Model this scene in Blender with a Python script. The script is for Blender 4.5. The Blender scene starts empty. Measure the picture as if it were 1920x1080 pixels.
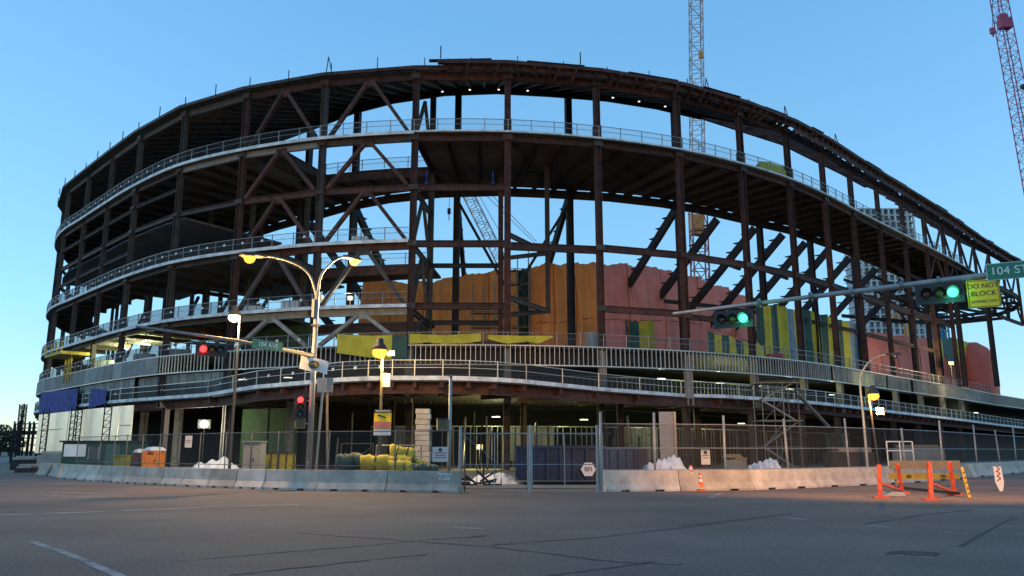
import bpy, math, random
from mathutils import Vector as V, Matrix
random.seed(7)
sc = bpy.context.scene
COL = sc.collection
# ---------------------------------------------------------------- camera, sky, sun, exposure
F, TH, EYE = 1490.0, math.atan(305/1490.0), 1.6
cd = bpy.data.cameras.new('camera'); co = bpy.data.objects.new('camera', cd); COL.objects.link(co); sc.camera = co
co.location = (0, 0, EYE); co.rotation_euler = (math.pi/2+TH, 0, 0)
cd.sensor_width = 36; cd.lens = F/1920*36; cd.clip_end = 6000; cd.clip_start = .1
w = bpy.data.worlds.new('World'); sc.world = w; w.use_nodes = True
wn = w.node_tree.nodes; wl = w.node_tree.links
sky = wn.new('ShaderNodeTexSky'); sky.sky_type = 'NISHITA'; sky.sun_disc = False
SUN_EL, SUN_ROT = math.radians(9), math.radians(275)
sky.sun_elevation = SUN_EL; sky.sun_rotation = SUN_ROT
sky.air_density = 1.0; sky.dust_density = 0; sky.ozone_density = 4.2
# thin even high haze: half clear-sky gradient, half flat blue twilight
mixn = wn.new('ShaderNodeMix'); mixn.data_type = 'RGBA'; mixn.inputs[0].default_value = .5; 
gtc = wn.new('ShaderNodeTexCoord'); gsx = wn.new('ShaderNodeSeparateXYZ'); gcr = wn.new('ShaderNodeValToRGB'); wl.new(gtc.outputs['Generated'], gsx.inputs[0]); wl.new(gsx.outputs[2], gcr.inputs[0])
gcr.color_ramp.elements[0].position = 0; gcr.color_ramp.elements[0].color = (1.3, 1.3, 1.3, 1)
gcr.color_ramp.elements[1].position = .5; gcr.color_ramp.elements[1].color = (.58, 1.58, 2.6, 1)
ge = gcr.color_ramp.elements.new(.16); ge.color = (.95, 1.95, 2.5, 1); wl.new(gcr.outputs[0], mixn.inputs[7])
wl.new(sky.outputs[0], mixn.inputs[6]); wl.new(mixn.outputs[2], wn['Background'].inputs[0]); wn['Background'].inputs[1].default_value = .15
sl = bpy.data.lights.new('sun', 'SUN'); sl.energy = .12; sl.angle = math.radians(40); sl.color = (1, .85, .75)
so = bpy.data.objects.new('sun', sl); COL.objects.link(so)
so.rotation_euler = V((math.sin(SUN_ROT)*math.cos(SUN_EL), math.cos(SUN_ROT)*math.cos(SUN_EL), math.sin(SUN_EL))).to_track_quat('Z', 'Y').to_euler()
vs = sc.view_settings; vs.view_transform = 'Standard'; vs.look = 'None'; vs.exposure = 1.35; vs.gamma = 1; vs.use_curve_mapping = False
sc.render.engine = 'CYCLES'

# ---------------------------------------------------------------- pixel helpers (photograph 1920 x 1080)
CT, ST = math.cos(TH), math.sin(TH)
def ray(x, y):
    a, b = (x-960)/F, (540-y)/F
    return V((a, CT-b*ST, ST+b*CT))
def at_h(x, y, h):
    d = ray(x, y); p = d*((h-EYE)/d.z); p.z = h; return p
def at_y(x, y, Y):
    d = ray(x, y); return d*(Y/d.y)+V((0, 0, EYE))
def proj(p):
    z = p[1]*CT+(p[2]-EYE)*ST
    return 960+F*p[0]/z, 540-F*(-p[1]*ST+(p[2]-EYE)*CT)/z

# ---------------------------------------------------------------- materials
MATS = {}
def mat(name, col, rough=.7, metal=0, var=.25, scale=3., bump=.0, bscale=40., col2=None, detail=4, emit=None, alpha=None, coords='Object', trans=0, stretch=None):
    if name in MATS: return MATS[name]
    m = bpy.data.materials.new(name); m.use_nodes = True; MATS[name] = m
    nt = m.node_tree; n = nt.nodes; l = nt.links; b = n['Principled BSDF']
    b.inputs['Roughness'].default_value = rough; b.inputs['Metallic'].default_value = metal
    tc = n.new('ShaderNodeTexCoord'); src = tc.outputs[coords]
    if coords == 'Object' and emit is None:      # decorrelate shared meshes
        oi = n.new('ShaderNodeObjectInfo'); ad = n.new('ShaderNodeVectorMath'); ad.operation = 'ADD'
        sc_ = n.new('ShaderNodeVectorMath'); sc_.operation = 'SCALE'; sc_.inputs['Scale'].default_value = .61
        l.new(oi.outputs['Location'], sc_.inputs[0]); l.new(src, ad.inputs[0]); l.new(sc_.outputs[0], ad.inputs[1]); src = ad.outputs[0]
    if stretch:
        mp = n.new('ShaderNodeMapping'); mp.inputs['Scale'].default_value = stretch; l.new(src, mp.inputs[0]); src = mp.outputs[0]
    if emit is not None:
        b.inputs['Emission Color'].default_value = (*col, 1); b.inputs['Emission Strength'].default_value = emit
        b.inputs['Base Color'].default_value = (0, 0, 0, 1); b.inputs['Specular IOR Level'].default_value = 0; return m
    if var > 0:
        nz = n.new('ShaderNodeTexNoise'); nz.inputs['Scale'].default_value = scale; nz.inputs['Detail'].default_value = detail; nz.inputs['Roughness'].default_value = .65
        l.new(src, nz.inputs['Vector'])
        cr = n.new('ShaderNodeValToRGB'); cr.color_ramp.elements[0].position = .3; cr.color_ramp.elements[1].position = .7
        c2 = col2 or tuple(min(1, c*(1+var)) for c in col); c1 = tuple(c*(1-var) for c in col)
        cr.color_ramp.elements[0].color = (*c1, 1); cr.color_ramp.elements[1].color = (*c2, 1)
        l.new(nz.outputs['Fac'], cr.inputs[0]); l.new(cr.outputs[0], b.inputs['Base Color'])
    else: b.inputs['Base Color'].default_value = (*col, 1)
    if bump > 0:
        nb = n.new('ShaderNodeTexNoise'); nb.inputs['Scale'].default_value = bscale; nb.inputs['Detail'].default_value = 5; l.new(src, nb.inputs['Vector'])
        bp = n.new('ShaderNodeBump'); bp.inputs['Strength'].default_value = bump; l.new(nb.outputs['Fac'], bp.inputs['Height']); l.new(bp.outputs[0], b.inputs['Normal'])
    if alpha is not None or trans:
        out = n['Material Output']; mx = n.new('ShaderNodeMixShader')
        if alpha is not None:
            t = n.new('ShaderNodeBsdfTransparent'); mx.inputs[0].default_value = alpha; l.new(t.outputs[0], mx.inputs[1]); l.new(b.outputs[0], mx.inputs[2])
        else:
            t = n.new('ShaderNodeBsdfTranslucent'); t.inputs[0].default_value = (*col, 1); mx.inputs[0].default_value = trans; l.new(b.outputs[0], mx.inputs[1]); l.new(t.outputs[0], mx.inputs[2])
        l.new(mx.outputs[0], out.inputs['Surface'])
    return m
RUST = mat('rust_steel', (.042, .018, .015), .8, 0, .5, 1.6, .1, 30, col2=(.095, .034, .024))
RUST2 = mat('brown_grey_steel', (.050, .038, .034), .75, 0, .4, 1.4, col2=(.085, .062, .053))
PRIM = mat('grey_primer_steel', (.26, .25, .24), .7, 0, .2, 1.5)
FIRE = mat('fireproofed_steel', (.30, .28, .25), .95, 0, .25, 2., .2, 20)
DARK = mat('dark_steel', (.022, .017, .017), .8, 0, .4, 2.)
GALV = mat('galvanised_steel', (.19, .19, .18), .45, .5, .15, 6.)
STUDM = mat('bright_stud_metal', (.44, .44, .415), .4, .4, .12, 5.)
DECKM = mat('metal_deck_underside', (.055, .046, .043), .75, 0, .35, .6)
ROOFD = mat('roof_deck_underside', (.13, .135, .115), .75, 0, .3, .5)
EDGE = mat('pale_edge_board', (.60, .61, .61), .7, 0, .4, 1.2)
NET = mat('black_guard_net', (.022, .024, .026), .9, 0, 0, alpha=.62)
NETL = mat('thin_guard_net', (.07, .075, .08), .9, 0, 0, alpha=.16)
NETF = mat('chain_link_net', (.07, .068, .066), .8, 0, 0, alpha=.20)
SHEA = mat('grey_sheathing_board', (.23, .235, .22), .85, 0, .25, .9)
CONC = mat('concrete', (.34, .325, .30), .9, 0, .28, 1.6, .25, 30)
CONB = mat('barrier_concrete', (.50, .43, .355), .92, 0, .35, 1.3, .35, 25, detail=8)
WOOD = mat('weathered_wood', (.24, .19, .13), .85, 0, .3, 4., stretch=(1, 1, 8))
YEL = mat('yellow_tarp', (.58, .47, .03), .65, 0, .25, 1.2, trans=.15)
GRN = mat('dark_green_tarp', (.025, .075, .055), .65, 0, .3, 1.2)
ORG = mat('orange_tarp', (.95, .285, .075), .8, 0, .25, .5, .3, 2.2, trans=.55)
PNK = mat('salmon_tarp', (.95, .26, .19), .8, 0, .25, .5, .3, 2.2, trans=.55)
SEAM = mat('tarp_seam', (.28, .08, .03), .9, 0, .2)
BLUT = mat('blue_tarp', (.012, .035, .20), .8, 0, .6, 1.5)
WHT = mat('white_paint', (.72, .72, .70), .6, 0, .1, 2.)
CREAM = mat('glow_toned_sheeting', (.90, .76, .56), .35, .45, .10, .5)  # warm sunset glow put into the colour of white sheeting
BLK = mat('black_plastic', (.018, .018, .02), .5, 0, 0)
ORP = mat('orange_plastic', (.75, .14, .02), .5, 0, .15, 4.)
ORR = mat('barricade_orange', (.52, .075, .03), .7, 0, .45, 5., .2, 30)
POLE = mat('grey_pole', (.28, .285, .285), .5, .35, .12, 3.)
FPOST = mat('dull_fence_pipe', (.12, .12, .118), .6, .2, .2)
POLED = mat('dark_pole', (.035, .033, .032), .7, 0, .2)
SIGNG = mat('sign_green', (.02, .17, .10), .45, 0, 0)
SIGNY = mat('sign_yellow', (.92, .58, .015), .45, 0, .05)
BLUB = mat('blue_bin_steel', (.018, .024, .058), .6, .1, .5, 1.2, .1, 20)
BOXG = mat('grey_cabinet', (.24, .25, .25), .7, 0, .12)
GREENB = mat('green_board', (.022, .05, .014), .85, 0, .3, .8)
SHED = mat('dark_green_shed', (.02, .06, .05), .7, 0, .25)
PORT = mat('portable_orange', (.80, .22, .02), .5, 0, .08)
PORTB = mat('portable_brown', (.12, .05, .03), .5, 0, .1)
GREYT = mat('blue_grey_tarp', (.20, .26, .33), .7, 0, .25, 1.2)
DECKL = mat('skylit_deck_underside', (.13, .12, .11), .7, .1, .3, .6)  # paler copy of the deck underside, sky light put into its colour
DULY = mat('dull_yellow_board', (.34, .23, .03), .7, 0, .3, 2.)
PLAST = mat('white_poly_sheet', (.62, .64, .66), .5, 0, .15, 1., .4, 4)
RED_E = mat('red_signal_light', (1., .03, .03), emit=2.2)
GRN_E = mat('green_signal_light', (.06, 1., .45), emit=1.5)
SOD_E = mat('sodium_lamp_glass', (1., .34, .045), emit=1.3)
SODW_E = mat('pale_sodium_lamp_glass', (1., .46, .12), emit=1.3)
WHT_E = mat('floodlight_glass', (1., .90, .55), emit=1.4)
TUBE_E = mat('site_tube_light', (.95, 1., .62), emit=1.6)
LENSD = mat('dark_lens', (.06, .015, .012), .25, 0, 0)
LENSA = mat('amber_lens_unlit', (.07, .05, .012), .25, 0, 0)
CRAN = mat('crane_red', (.36, .09, .07), .6, 0, .3, .5)
CRANP = mat('crane_pale', (.52, .36, .31), .6, 0, .2, .5)
CRANO = mat('crane_orange', (.62, .26, .06), .55, 0, .15, .8)
CRANM = mat('crane_magenta', (.34, .05, .11), .6, 0, .2, .8)
CABLE = mat('steel_cable', (.06, .06, .065), .6, .3, 0)

def ribbed(m, scale=2.2, k=.8):   # corrugated metal deck
    nt = m.node_tree; n = nt.nodes; l = nt.links; tc = n.new('ShaderNodeTexCoord'); wv = n.new('ShaderNodeTexWave'); wv.inputs['Scale'].default_value = scale; wv.bands_direction = 'DIAGONAL'
    bp = n.new('ShaderNodeBump'); bp.inputs['Strength'].default_value = k; bp.inputs['Distance'].default_value = .08
    l.new(tc.outputs['Object'], wv.inputs[0]); l.new(wv.outputs['Fac'], bp.inputs['Height']); l.new(bp.outputs[0], n['Principled BSDF'].inputs['Normal'])
for m_ in (DECKM, DECKL, ROOFD): ribbed(m_)
def per_object(m, lo, hi):      # each piece a little lighter or darker than the next
    nt = m.node_tree; n = nt.nodes; l = nt.links; b = n['Principled BSDF']; src = b.inputs['Base Color'].links[0].from_socket
    oi = n.new('ShaderNodeObjectInfo'); mr = n.new('ShaderNodeMapRange'); mr.inputs[3].default_value = lo; mr.inputs[4].default_value = hi; l.new(oi.outputs['Random'], mr.inputs[0])
    vm = n.new('ShaderNodeVectorMath'); vm.operation = 'SCALE'; l.new(src, vm.inputs[0]); l.new(mr.outputs[0], vm.inputs['Scale']); l.new(vm.outputs[0], b.inputs['Base Color'])
for m_, lo, hi in ((CONB, .68, 1.12), (RUST, .7, 1.35), (RUST2, .7, 1.3), (SHEA, .8, 1.2), (ORG, .85, 1.1), (PNK, .82, 1.1), (GALV, .7, 1.2), (FIRE, .75, 1.1), (STUDM, .7, 1.1), (DECKM, .7, 1.3)): per_object(m_, lo, hi)
# ---------------------------------------------------------------- mesh helpers
class MB:
    def __init__(s): s.v = []; s.f = []; s.mi = []; s.cur = 0
    def add(s, vs_, fs):
        o = len(s.v); s.v += [tuple(p) for p in vs_]; s.f += [tuple(i+o for i in f) for f in fs]; s.mi += [s.cur]*len(fs)
    def box(s, c, d, rz=0, M=None):
        R = M or Matrix.Rotation(rz, 3, 'Z'); c = V(c); x, y, z = d[0]/2, d[1]/2, d[2]/2
        s.add([c+R@V(p) for p in ((-x,-y,-z),(x,-y,-z),(x,y,-z),(-x,y,-z),(-x,-y,z),(x,-y,z),(x,y,z),(-x,y,z))],
              [(0,3,2,1),(4,5,6,7),(0,1,5,4),(1,2,6,5),(2,3,7,6),(3,0,4,7)])
    def prism(s, prof, p, q, up=V((0,0,1))):
        """2-D profile (a across, b along up) swept straight from p to q"""
        p, q = V(p), V(q); d = (q-p).normalized()
        if abs(d.dot(up)) > .98: up = V((0,1,0)) if abs(d.y) < .9 else V((1,0,0))
        sx = d.cross(up).normalized(); u = sx.cross(d); n = len(prof)
        s.add([p+sx*a+u*b for a, b in prof]+[q+sx*a+u*b for a, b in prof],
              [tuple(range(n)), tuple(range(2*n-1, n-1, -1))]+[(i, i+n, (i+1) % n+n, (i+1) % n) for i in range(n)])
    def bar(s, p, q, wd, ht=None, up=V((0,0,1))):
        ht = ht or wd; a, b = wd/2, ht/2
        s.prism([(-a,-b),(a,-b),(a,b),(-a,b)], p, q, up)
    def ibeam(s, p, q, wd, ht, up=V((0,0,1)), tf=.07, tw=.06):
        a, b, t = wd/2, ht/2, tw/2
        s.prism([(-a,-b),(a,-b),(a,-b+tf),(t,-b+tf),(t,b-tf),(a,b-tf),(a,b),(-a,b),(-a,b-tf),(-t,b-tf),(-t,-b+tf),(-a,-b+tf)], p, q, up)
    def tube(s, path, r, n=8, r2=None):
        path = [V(p) for p in path]; k = len(path); rings = []
        for i, p in enumerate(path):
            d = (path[min(i+1, k-1)]-path[max(i-1, 0)]).normalized()
            up = V((0,0,1)) if abs(d.z) < .95 else V((0,1,0))
            a = d.cross(up).normalized(); b = a.cross(d)
            rr = r+((r2 if r2 is not None else r)-r)*i/max(1, k-1)
            rings.append([p+a*math.cos(2*math.pi*j/n)*rr+b*math.sin(2*math.pi*j/n)*rr for j in range(n)])
        vs_ = [q for R in rings for q in R]; fs = []
        for i in range(k-1):
            for j in range(n): fs.append((i*n+j, (i+1)*n+j, (i+1)*n+(j+1) % n, i*n+(j+1) % n))
        fs += [tuple(range(n)), tuple((k-1)*n+j for j in range(n-1, -1, -1))]
        s.add(vs_, fs)
    def lathe(s, c, prof, n=16, axis=V((0,0,1))):
        """profile (r, along axis)"""
        q = V((0,0,1)).rotation_difference(axis.normalized()); c = V(c); m = len(prof)
        vs_ = [c+q@V((r*math.cos(2*math.pi*j/n), r*math.sin(2*math.pi*j/n), z)) for r, z in prof for j in range(n)]
        fs = [(i*n+j, i*n+(j+1) % n, (i+1)*n+(j+1) % n, (i+1)*n+j) for i in range(m-1) for j in range(n)]
        fs += [tuple(range(n-1, -1, -1)), tuple((m-1)*n+j for j in range(n))]
        s.add(vs_, fs)
    def slab(s, poly, z0, z1):
        n = len(poly); s.add([(p[0], p[1], z0) for p in poly]+[(p[0], p[1], z1) for p in poly],
            [tuple(range(n-1, -1, -1)), tuple(range(n, 2*n))]+[(i, (i+1) % n, (i+1) % n+n, i+n) for i in range(n)])
    def strip(s, A, B):
        n = len(A); s.add(A+B, [(i, i+1, n+i+1, n+i) for i in range(n-1)])
    def build(s, name, m, parent=None, loc=None, smooth=False):
        me = bpy.data.meshes.new(name)
        off = V(loc) if loc is not None else (V(parent.get('_w', (0,0,0))) if parent is not None else V((0,0,0)))
        me.from_pydata([(a-off.x, b-off.y, c-off.z) for a, b, c in s.v], [], s.f)
        ms = m if isinstance(m, (list, tuple)) else [m]
        for x in ms: me.materials.append(x)
        if len(ms) > 1: me.polygons.foreach_set('material_index', s.mi)
        if smooth: me.polygons.foreach_set('use_smooth', [True]*len(me.polygons))
        o = bpy.data.objects.new(name, me); COL.objects.link(o)
        if parent is not None: o.parent = parent
        if loc is not None: o.location = loc
        o['_w'] = tuple(off); TEMP.append(o)
        return o
TEMP = []
def thing(name, loc, label, cat, group=None):
    o = bpy.data.objects.new(name, None); COL.objects.link(o); o.location = loc; o.empty_display_size = .3
    o['_w'] = tuple(loc); tag(o, label, cat, group); TEMP.append(o); return o
def tag(o, label, cat, group=None):
    o['label'] = label; o['category'] = cat
    if group: o['group'] = group
    return o
def struct(o): o['kind'] = 'structure'; return o
def inst(src, parent, off=(0,0,0), rz=0, name=None):
    """copy of a part with shared mesh, placed at parent-local offset"""
    c = bpy.data.objects.new(name or src.name.split('.')[0], src if isinstance(src, bpy.types.Mesh) else src.data)
    COL.objects.link(c); c.parent = parent; c.location = off; c.rotation_euler = (0, 0, rz); return c
def mesh_of(mb, name, m):
    o = mb.build(name, m); TEMP.remove(o); me = o.data; bpy.data.objects.remove(o); return me
def lamp(parent, pos, energy, col, r=.15, spot=None, aim=None, name='lamp_light'):
    li = bpy.data.lights.new(name, 'SPOT' if spot else 'POINT'); li.energy = energy; li.color = col; li.shadow_soft_size = r
    o = bpy.data.objects.new(name, li); COL.objects.link(o); o.parent = parent
    o.location = V(pos)-V(parent.get('_w', (0,0,0)))
    if spot:
        li.spot_size = spot; li.spot_blend = .6; o.rotation_euler = (-V(aim)).to_track_quat('Z', 'Y').to_euler()
    return o
ORD = ['first','second','third','fourth','fifth','sixth','seventh','eighth','ninth','tenth','eleventh','twelfth','thirteenth','fourteenth','fifteenth']
def text_mesh(txt, size, m, origin, right, up, parent, name='lettering', align='CENTER', depth=.004, xs=1.0):
    cu = bpy.data.curves.new('t', 'FONT'); cu.body = txt; cu.size = size; cu.align_x = align; cu.align_y = 'CENTER'; cu.extrude = depth; cu.space_line = .95
    cu.resolution_u = 3
    to = bpy.data.objects.new('t', cu); COL.objects.link(to)
    bpy.context.view_layer.update()
    me = bpy.data.meshes.new_from_object(to.evaluated_get(bpy.context.evaluated_depsgraph_get()))
    bpy.data.objects.remove(to); bpy.data.curves.remove(cu)
    r, u = V(right).normalized(), V(up).normalized(); nn = r.cross(u)
    Mx = Matrix(((r.x, u.x, nn.x), (r.y, u.y, nn.y), (r.z, u.z, nn.z)))
    off = V(parent.get('_w', (0,0,0)))
    for vv in me.vertices: vv.co = Mx@V((vv.co.x*xs, vv.co.y, vv.co.z))+V(origin)-off
    me.materials.clear(); me.materials.append(m)
    o = bpy.data.objects.new(name, me); COL.objects.link(o); o.parent = parent; return o
# ================================================================ GROUND
ASPH = mat('asphalt', (.118, .086, .070), .88, 0, .22, .35, .35, 90, detail=10)
def plane(name, poly, z, m):
    mb = MB(); mb.add([(p[0], p[1], z) for p in poly], [tuple(range(len(poly)))]); return struct(mb.build(name, m))
mb = MB(); G = 40
xs = [-2500, -600, -250]+[-120+10*i for i in range(25)]+[250, 600, 2500]; ys = [-60, -20]+[4*i for i in range(18)]+[100, 200, 500, 1200, 4000]
for j, y in enumerate(ys):
    for i, x in enumerate(xs):
        mb.v.append((x, y, 0 if (abs(x) > 100 or y > 70) else 0))
for j in range(len(ys)-1):
    for i in range(len(xs)-1):
        a = j*len(xs)+i; mb.f.append((a, a+1, a+1+len(xs), a+len(xs))); mb.mi.append(0)
road = struct(mb.build('road', ASPH, smooth=True))
# asphalt: broad worn / patched tones + fine aggregate
nt = ASPH.node_tree; n = nt.nodes; l = nt.links
base = n['Principled BSDF'].inputs['Base Color'].links[0].from_socket
tcn = n.new('ShaderNodeTexCoord'); big = n.new('ShaderNodeTexNoise'); big.inputs['Scale'].default_value = .12; big.inputs['Detail'].default_value = 3
mp = n.new('ShaderNodeMapping'); mp.inputs['Scale'].default_value = (.6, 1.6, 1); l.new(tcn.outputs['Object'], mp.inputs[0]); l.new(mp.outputs[0], big.inputs['Vector'])
fine = n.new('ShaderNodeTexNoise'); fine.inputs['Scale'].default_value = 14; fine.inputs['Detail'].default_value = 8; l.new(tcn.outputs['Object'], fine.inputs['Vector'])
r1 = n.new('ShaderNodeMapRange'); r1.inputs[1].default_value = .3; r1.inputs[2].default_value = .7; r1.inputs[3].default_value = .72; r1.inputs[4].default_value = 1.25; l.new(big.outputs['Fac'], r1.inputs[0])
r2 = n.new('ShaderNodeMapRange'); r2.inputs[1].default_value = .3; r2.inputs[2].default_value = .7; r2.inputs[3].default_value = .65; r2.inputs[4].default_value = 1.35; l.new(fine.outputs['Fac'], r2.inputs[0])
mu = n.new('ShaderNodeMath'); mu.operation = 'MULTIPLY'; l.new(r1.outputs[0], mu.inputs[0]); l.new(r2.outputs[0], mu.inputs[1])
vm = n.new('ShaderNodeVectorMath'); vm.operation = 'SCALE'; l.new(base, vm.inputs[0]); l.new(mu.outputs[0], vm.inputs['Scale']); l.new(vm.outputs[0], n['Principled BSDF'].inputs['Base Color'])
# bare site ground behind the barriers
DIRT = mat('site_gravel', (.17, .145, .115), .95, 0, .4, .8, .5, 12, detail=8)
LB = [(20,893),(113,897),(171,902),(229,906),(311,910),(389,914),(480,917),(591,920),(720,922),(858,924)]   # foot of left barriers
RB = [(1135,922),(1277,921),(1415,919),(1535,914),(1650,909),(1760,902),(1850,893),(1920,886)]
poly = [at_h(x, y-6, 0) for x, y in LB+RB]
poly = [V((-90, 75, 0))]+poly+[V((60, 72, 0)), V((180, 180, 0)), V((180, 330, 0)), V((-120, 330, 0)), V((-120, 110, 0))]
plane('site_ground', poly, .012, DIRT)
# worn paint lines
PAINT = mat('worn_road_paint', (.32, .29, .27), .8, 0, .6, 1.5, alpha=.7)
def road_line(pts, wd):
    P = [at_h(x, y, 0) for x, y in pts]; A = []; B = []
    for i, p in enumerate(P):
        d = (P[min(i+1, len(P)-1)]-P[max(0, i-1)]).normalized(); s = V((-d.y, d.x, 0))*wd/2
        A.append(tuple(p+s)[:2]+(.006,)); B.append(tuple(p-s)[:2]+(.006,))
    mb = MB(); mb.strip(B, A); o = struct(mb.build('road_marking', PAINT)); return o
for pts, wd in (([(-40,967),(180,960),(440,949),(560,946)], .32), ([(60,1016),(130,1040),(235,1085)], .14), ([(95,923),(185,925)], .35), ([(80,929),(200,933)], .2),
                ([(0,940),(110,935),(200,933)], .12), ([(850,990),(907,991)], .2), ([(1458,970),(1525,976)], .14), ([(1330,934),(1352,925)], .15), ([(1626,985),(1670,989)], .14),
                ([(1678,1042),(1750,1046)], .16), ([(1500,943),(1560,945)],.14),([(1760,997),(1815,1001)],.12)):
    road_line(pts, wd)
TAR = mat('tar_seal', (.040, .032, .030), .97, 0, .2)
def crack(pts, wd=.07):
    P = []
    for (x0, y0), (x1, y1) in zip(pts[:-1], pts[1:]):
        k = max(3, int(abs(x1-x0)/18))
        for i in range(k): u = i/k; P.append(at_h(x0+(x1-x0)*u, y0+(y1-y0)*u+random.uniform(-.8, .8), 0))
    A = []; B = []
    for i, p in enumerate(P):
        d = (P[min(i+1, len(P)-1)]-P[max(0, i-1)]).normalized(); s = V((-d.y, d.x, 0))*wd/2*random.uniform(.3, 1.3)
        A.append(tuple(p+s)[:2]+(.005,)); B.append(tuple(p-s)[:2]+(.005,))
    mb = MB(); mb.strip(B, A); struct(mb.build('tar_crack', TAR))
for pts, wd in (([(330,1053),(560,1034),(850,1009),(930,1005)], .05), ([(430,1079),(640,1056),(820,1038)], .06), ([(560,1000),(760,1014),(920,1026),(1160,1055),(1300,1060)], .06), ([(920,1022),(1100,1010),(1290,988),(1440,970)], .06),
                ([(1030,1080),(1180,1060),(1250,1050)], .08), ([(1280,986),(1430,970),(1510,960)], .06), ([(1620,983),(1720,967),(1840,955)], .08), ([(1660,1040),(1730,1034),(1790,1042)], .06), ([(1800,1025),(1880,980),(1910,968)], .07), ([(880,1008),(940,1000)], .06)):
    crack(pts, wd)
mb = MB(); mb.lathe(at_h(1712, 1038, .003), [(.36, 0), (.36, .004)], 24); struct(mb.build('manhole_cover', TAR))

# ================================================================ STADIUM
RP = [(-68.5,126),(-67,117.5),(-64.2,109.3),(-59.2,101.6),(-53.2,95.3),(-47.1,89.0),(-41,82.9),(-33.5,76.5),(-25.8,72.3),(-17.5,69.4),(-8.8,68),(-.4,68),(7.9,69.5),(16,72.3),(23.2,76.3),(29.6,80.9),(35.4,86.2),(41,91.9),
      (46.9,97.8),(52.9,103.7),(58.9,109.6),(64.8,115.6),(70.8,121.9),(76.8,128.2),(82.8,134.2),(88.8,140.2),(95,146),(101,152),(107,158),(113,164),(119,170),(125,176),(131,182),(137,188),(143,194)]
T0 = -3; T1 = T0+len(RP)-1
class Off:      # offset of the inner ring: deep at the left, shallow at the right
    T = [(-3,16),(2,17),(4,18),(7.2,14.7),(9.2,14),(11.4,11.5),(12.9,10),(14,8.2),(16,7.5),(40,7.5)]
    def __init__(s, a=0): s.a = a
    def __add__(s, o): return Off(s.a+o)
    def __sub__(s, o): return Off(s.a-o)
    def at(s, t):
        for (a, b), (c, d) in zip(s.T[:-1], s.T[1:]):
            if t <= c: return s.a+b+(d-b)*(max(t, a)-a)/(c-a)
        return s.a+s.T[-1][1]
def ring2(t, off=0):
    if isinstance(off, Off): off = off.at(t)
    t = min(max(t, T0), T1-1e-4)-T0; i = int(t); u = t-i
    g = lambda k: V(RP[min(max(k, 0), len(RP)-1)])
    p0, p1, p2, p3 = g(i-1), g(i), g(i+1), g(i+2)
    p = .5*(2*p1+(p2-p0)*u+(2*p0-5*p1+4*p2-p3)*u*u+(3*p1-p0-3*p2+p3)*u**3)
    d = .5*((p2-p0)+2*(2*p0-5*p1+4*p2-p3)*u+3*(3*p1-p0-3*p2+p3)*u*u)
    d.normalize(); return p+V((-d.y, d.x))*off, d
def ring(t, off, h):
    p, d = ring2(t, off); return V((p.x, p.y, h))
def t_px(x, off, h):
    lo, hi = -1.5, 30.0
    for _ in range(40):
        m = (lo+hi)/2
        if proj(ring(m, off, h))[0] < x: lo = m
        else: hi = m
    return lo
HE, HD, HC, HB, HA, HL, HR = 6.6, 10.5, 14.0, 19.8, 24.7, 29.9, 35.45
st = thing('stadium_frame', (0, 68, 0), 'round multi-storey steel frame of an arena under construction behind the barriers', 'building')
def part(name, m, fn, parent=None, smooth=False):
    mb = MB(); fn(mb); return mb.build(name, m, parent or st, smooth=smooth)
def colr(p, z0, z1, size=.48, m=None, d=None, name='column'):
    up = V((d.x, d.y, 0)) if d else V((1, 0, 0))
    return part(name, m or RUST, lambda b: b.ibeam((p.x, p.y, z0), (p.x, p.y, z1), size, size*1.1, up, .06, .05))
def beam(p, q, wd, ht, m=None, name='ring_beam', up=V((0,0,1))):
    return part(name, m or RUST, lambda b: b.ibeam(p, q, wd, ht, up, .05, .04))
# outer columns: rust red to the right, duller to the left; sprayed grey below level D
for i in range(-3, 24):
    p, d = ring2(i); m = RUST2 if i < 5 else (RUST if i >= 7 else (RUST2 if i == 6 else RUST))
    top = HR+.2
    if i > 18:
        colr(p, HA-.3, top, .4, RUST, d); continue
    colr(p, HD-.2, top, .50 if 5 <= i <= 14 else .46, m, d)
    colr(p, 5.6, HD-.25, .55, FIRE if i >= 7 else RUST2, d, 'podium_column')
    if i >= -1: colr(ring2(i, .6)[0], 0, 5.7, .5, RUST2, d, 'ground_column')
# splices on the right columns
for i in range(7, 13):
    p, d = ring2(i)
    part('column_splice', RUST, lambda b: b.bar((p.x, p.y, HL-.1), (p.x, p.y, HL+1.3), .62, .66, V((d.x, d.y, 0))))
# outer ring beams by level
def lv(i):
    L = [(HR, .75), (HL-.45, .7)]
    if i < 5: L += [(HB-.4, .6), (HC-.4, .6), (HA, .45)]
    if -2 <= i < 4: L += [(27.2, .35), (22.4, .35)] if i < 3 else [(27.4, .3)]
    if 5 <= i <= 6: L += [(HA, .6), (HB-.45, .7), (HC-.45, .8)]
    if i == 7: L += [(HA, .6), (HB-.3, .6), (HC-.1, .6)]
    if i == 8: L += [(HB-.5, .7)]
    if i == 9: L += [(HB-.3, .65), (HC-.05, .6)]
    if i == 10: L += [(HB-.3, .65), (HC-.3, .5)]
    if i > 17: L += [(HA-.2, .6), (HA+2.6, .35)]
    elif i > 10: L += [(HB-.3, .65)]
    if 17 > i > 13: L += [(HC+1, .4)]
    return L
for i in range(-3, 23):
    for h, ht in lv(i):
        m = RUST2 if i < 5 else RUST
        if i in (4, 5, 6) and abs(h-HL) < .6: m = PRIM if i != 6 else RUST2
        if i in (5, 6) and abs(h-HC) < .6: m = FIRE
        beam(ring(i+.03, 0, h), ring(i+.97, 0, h), .3, ht, m)
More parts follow.
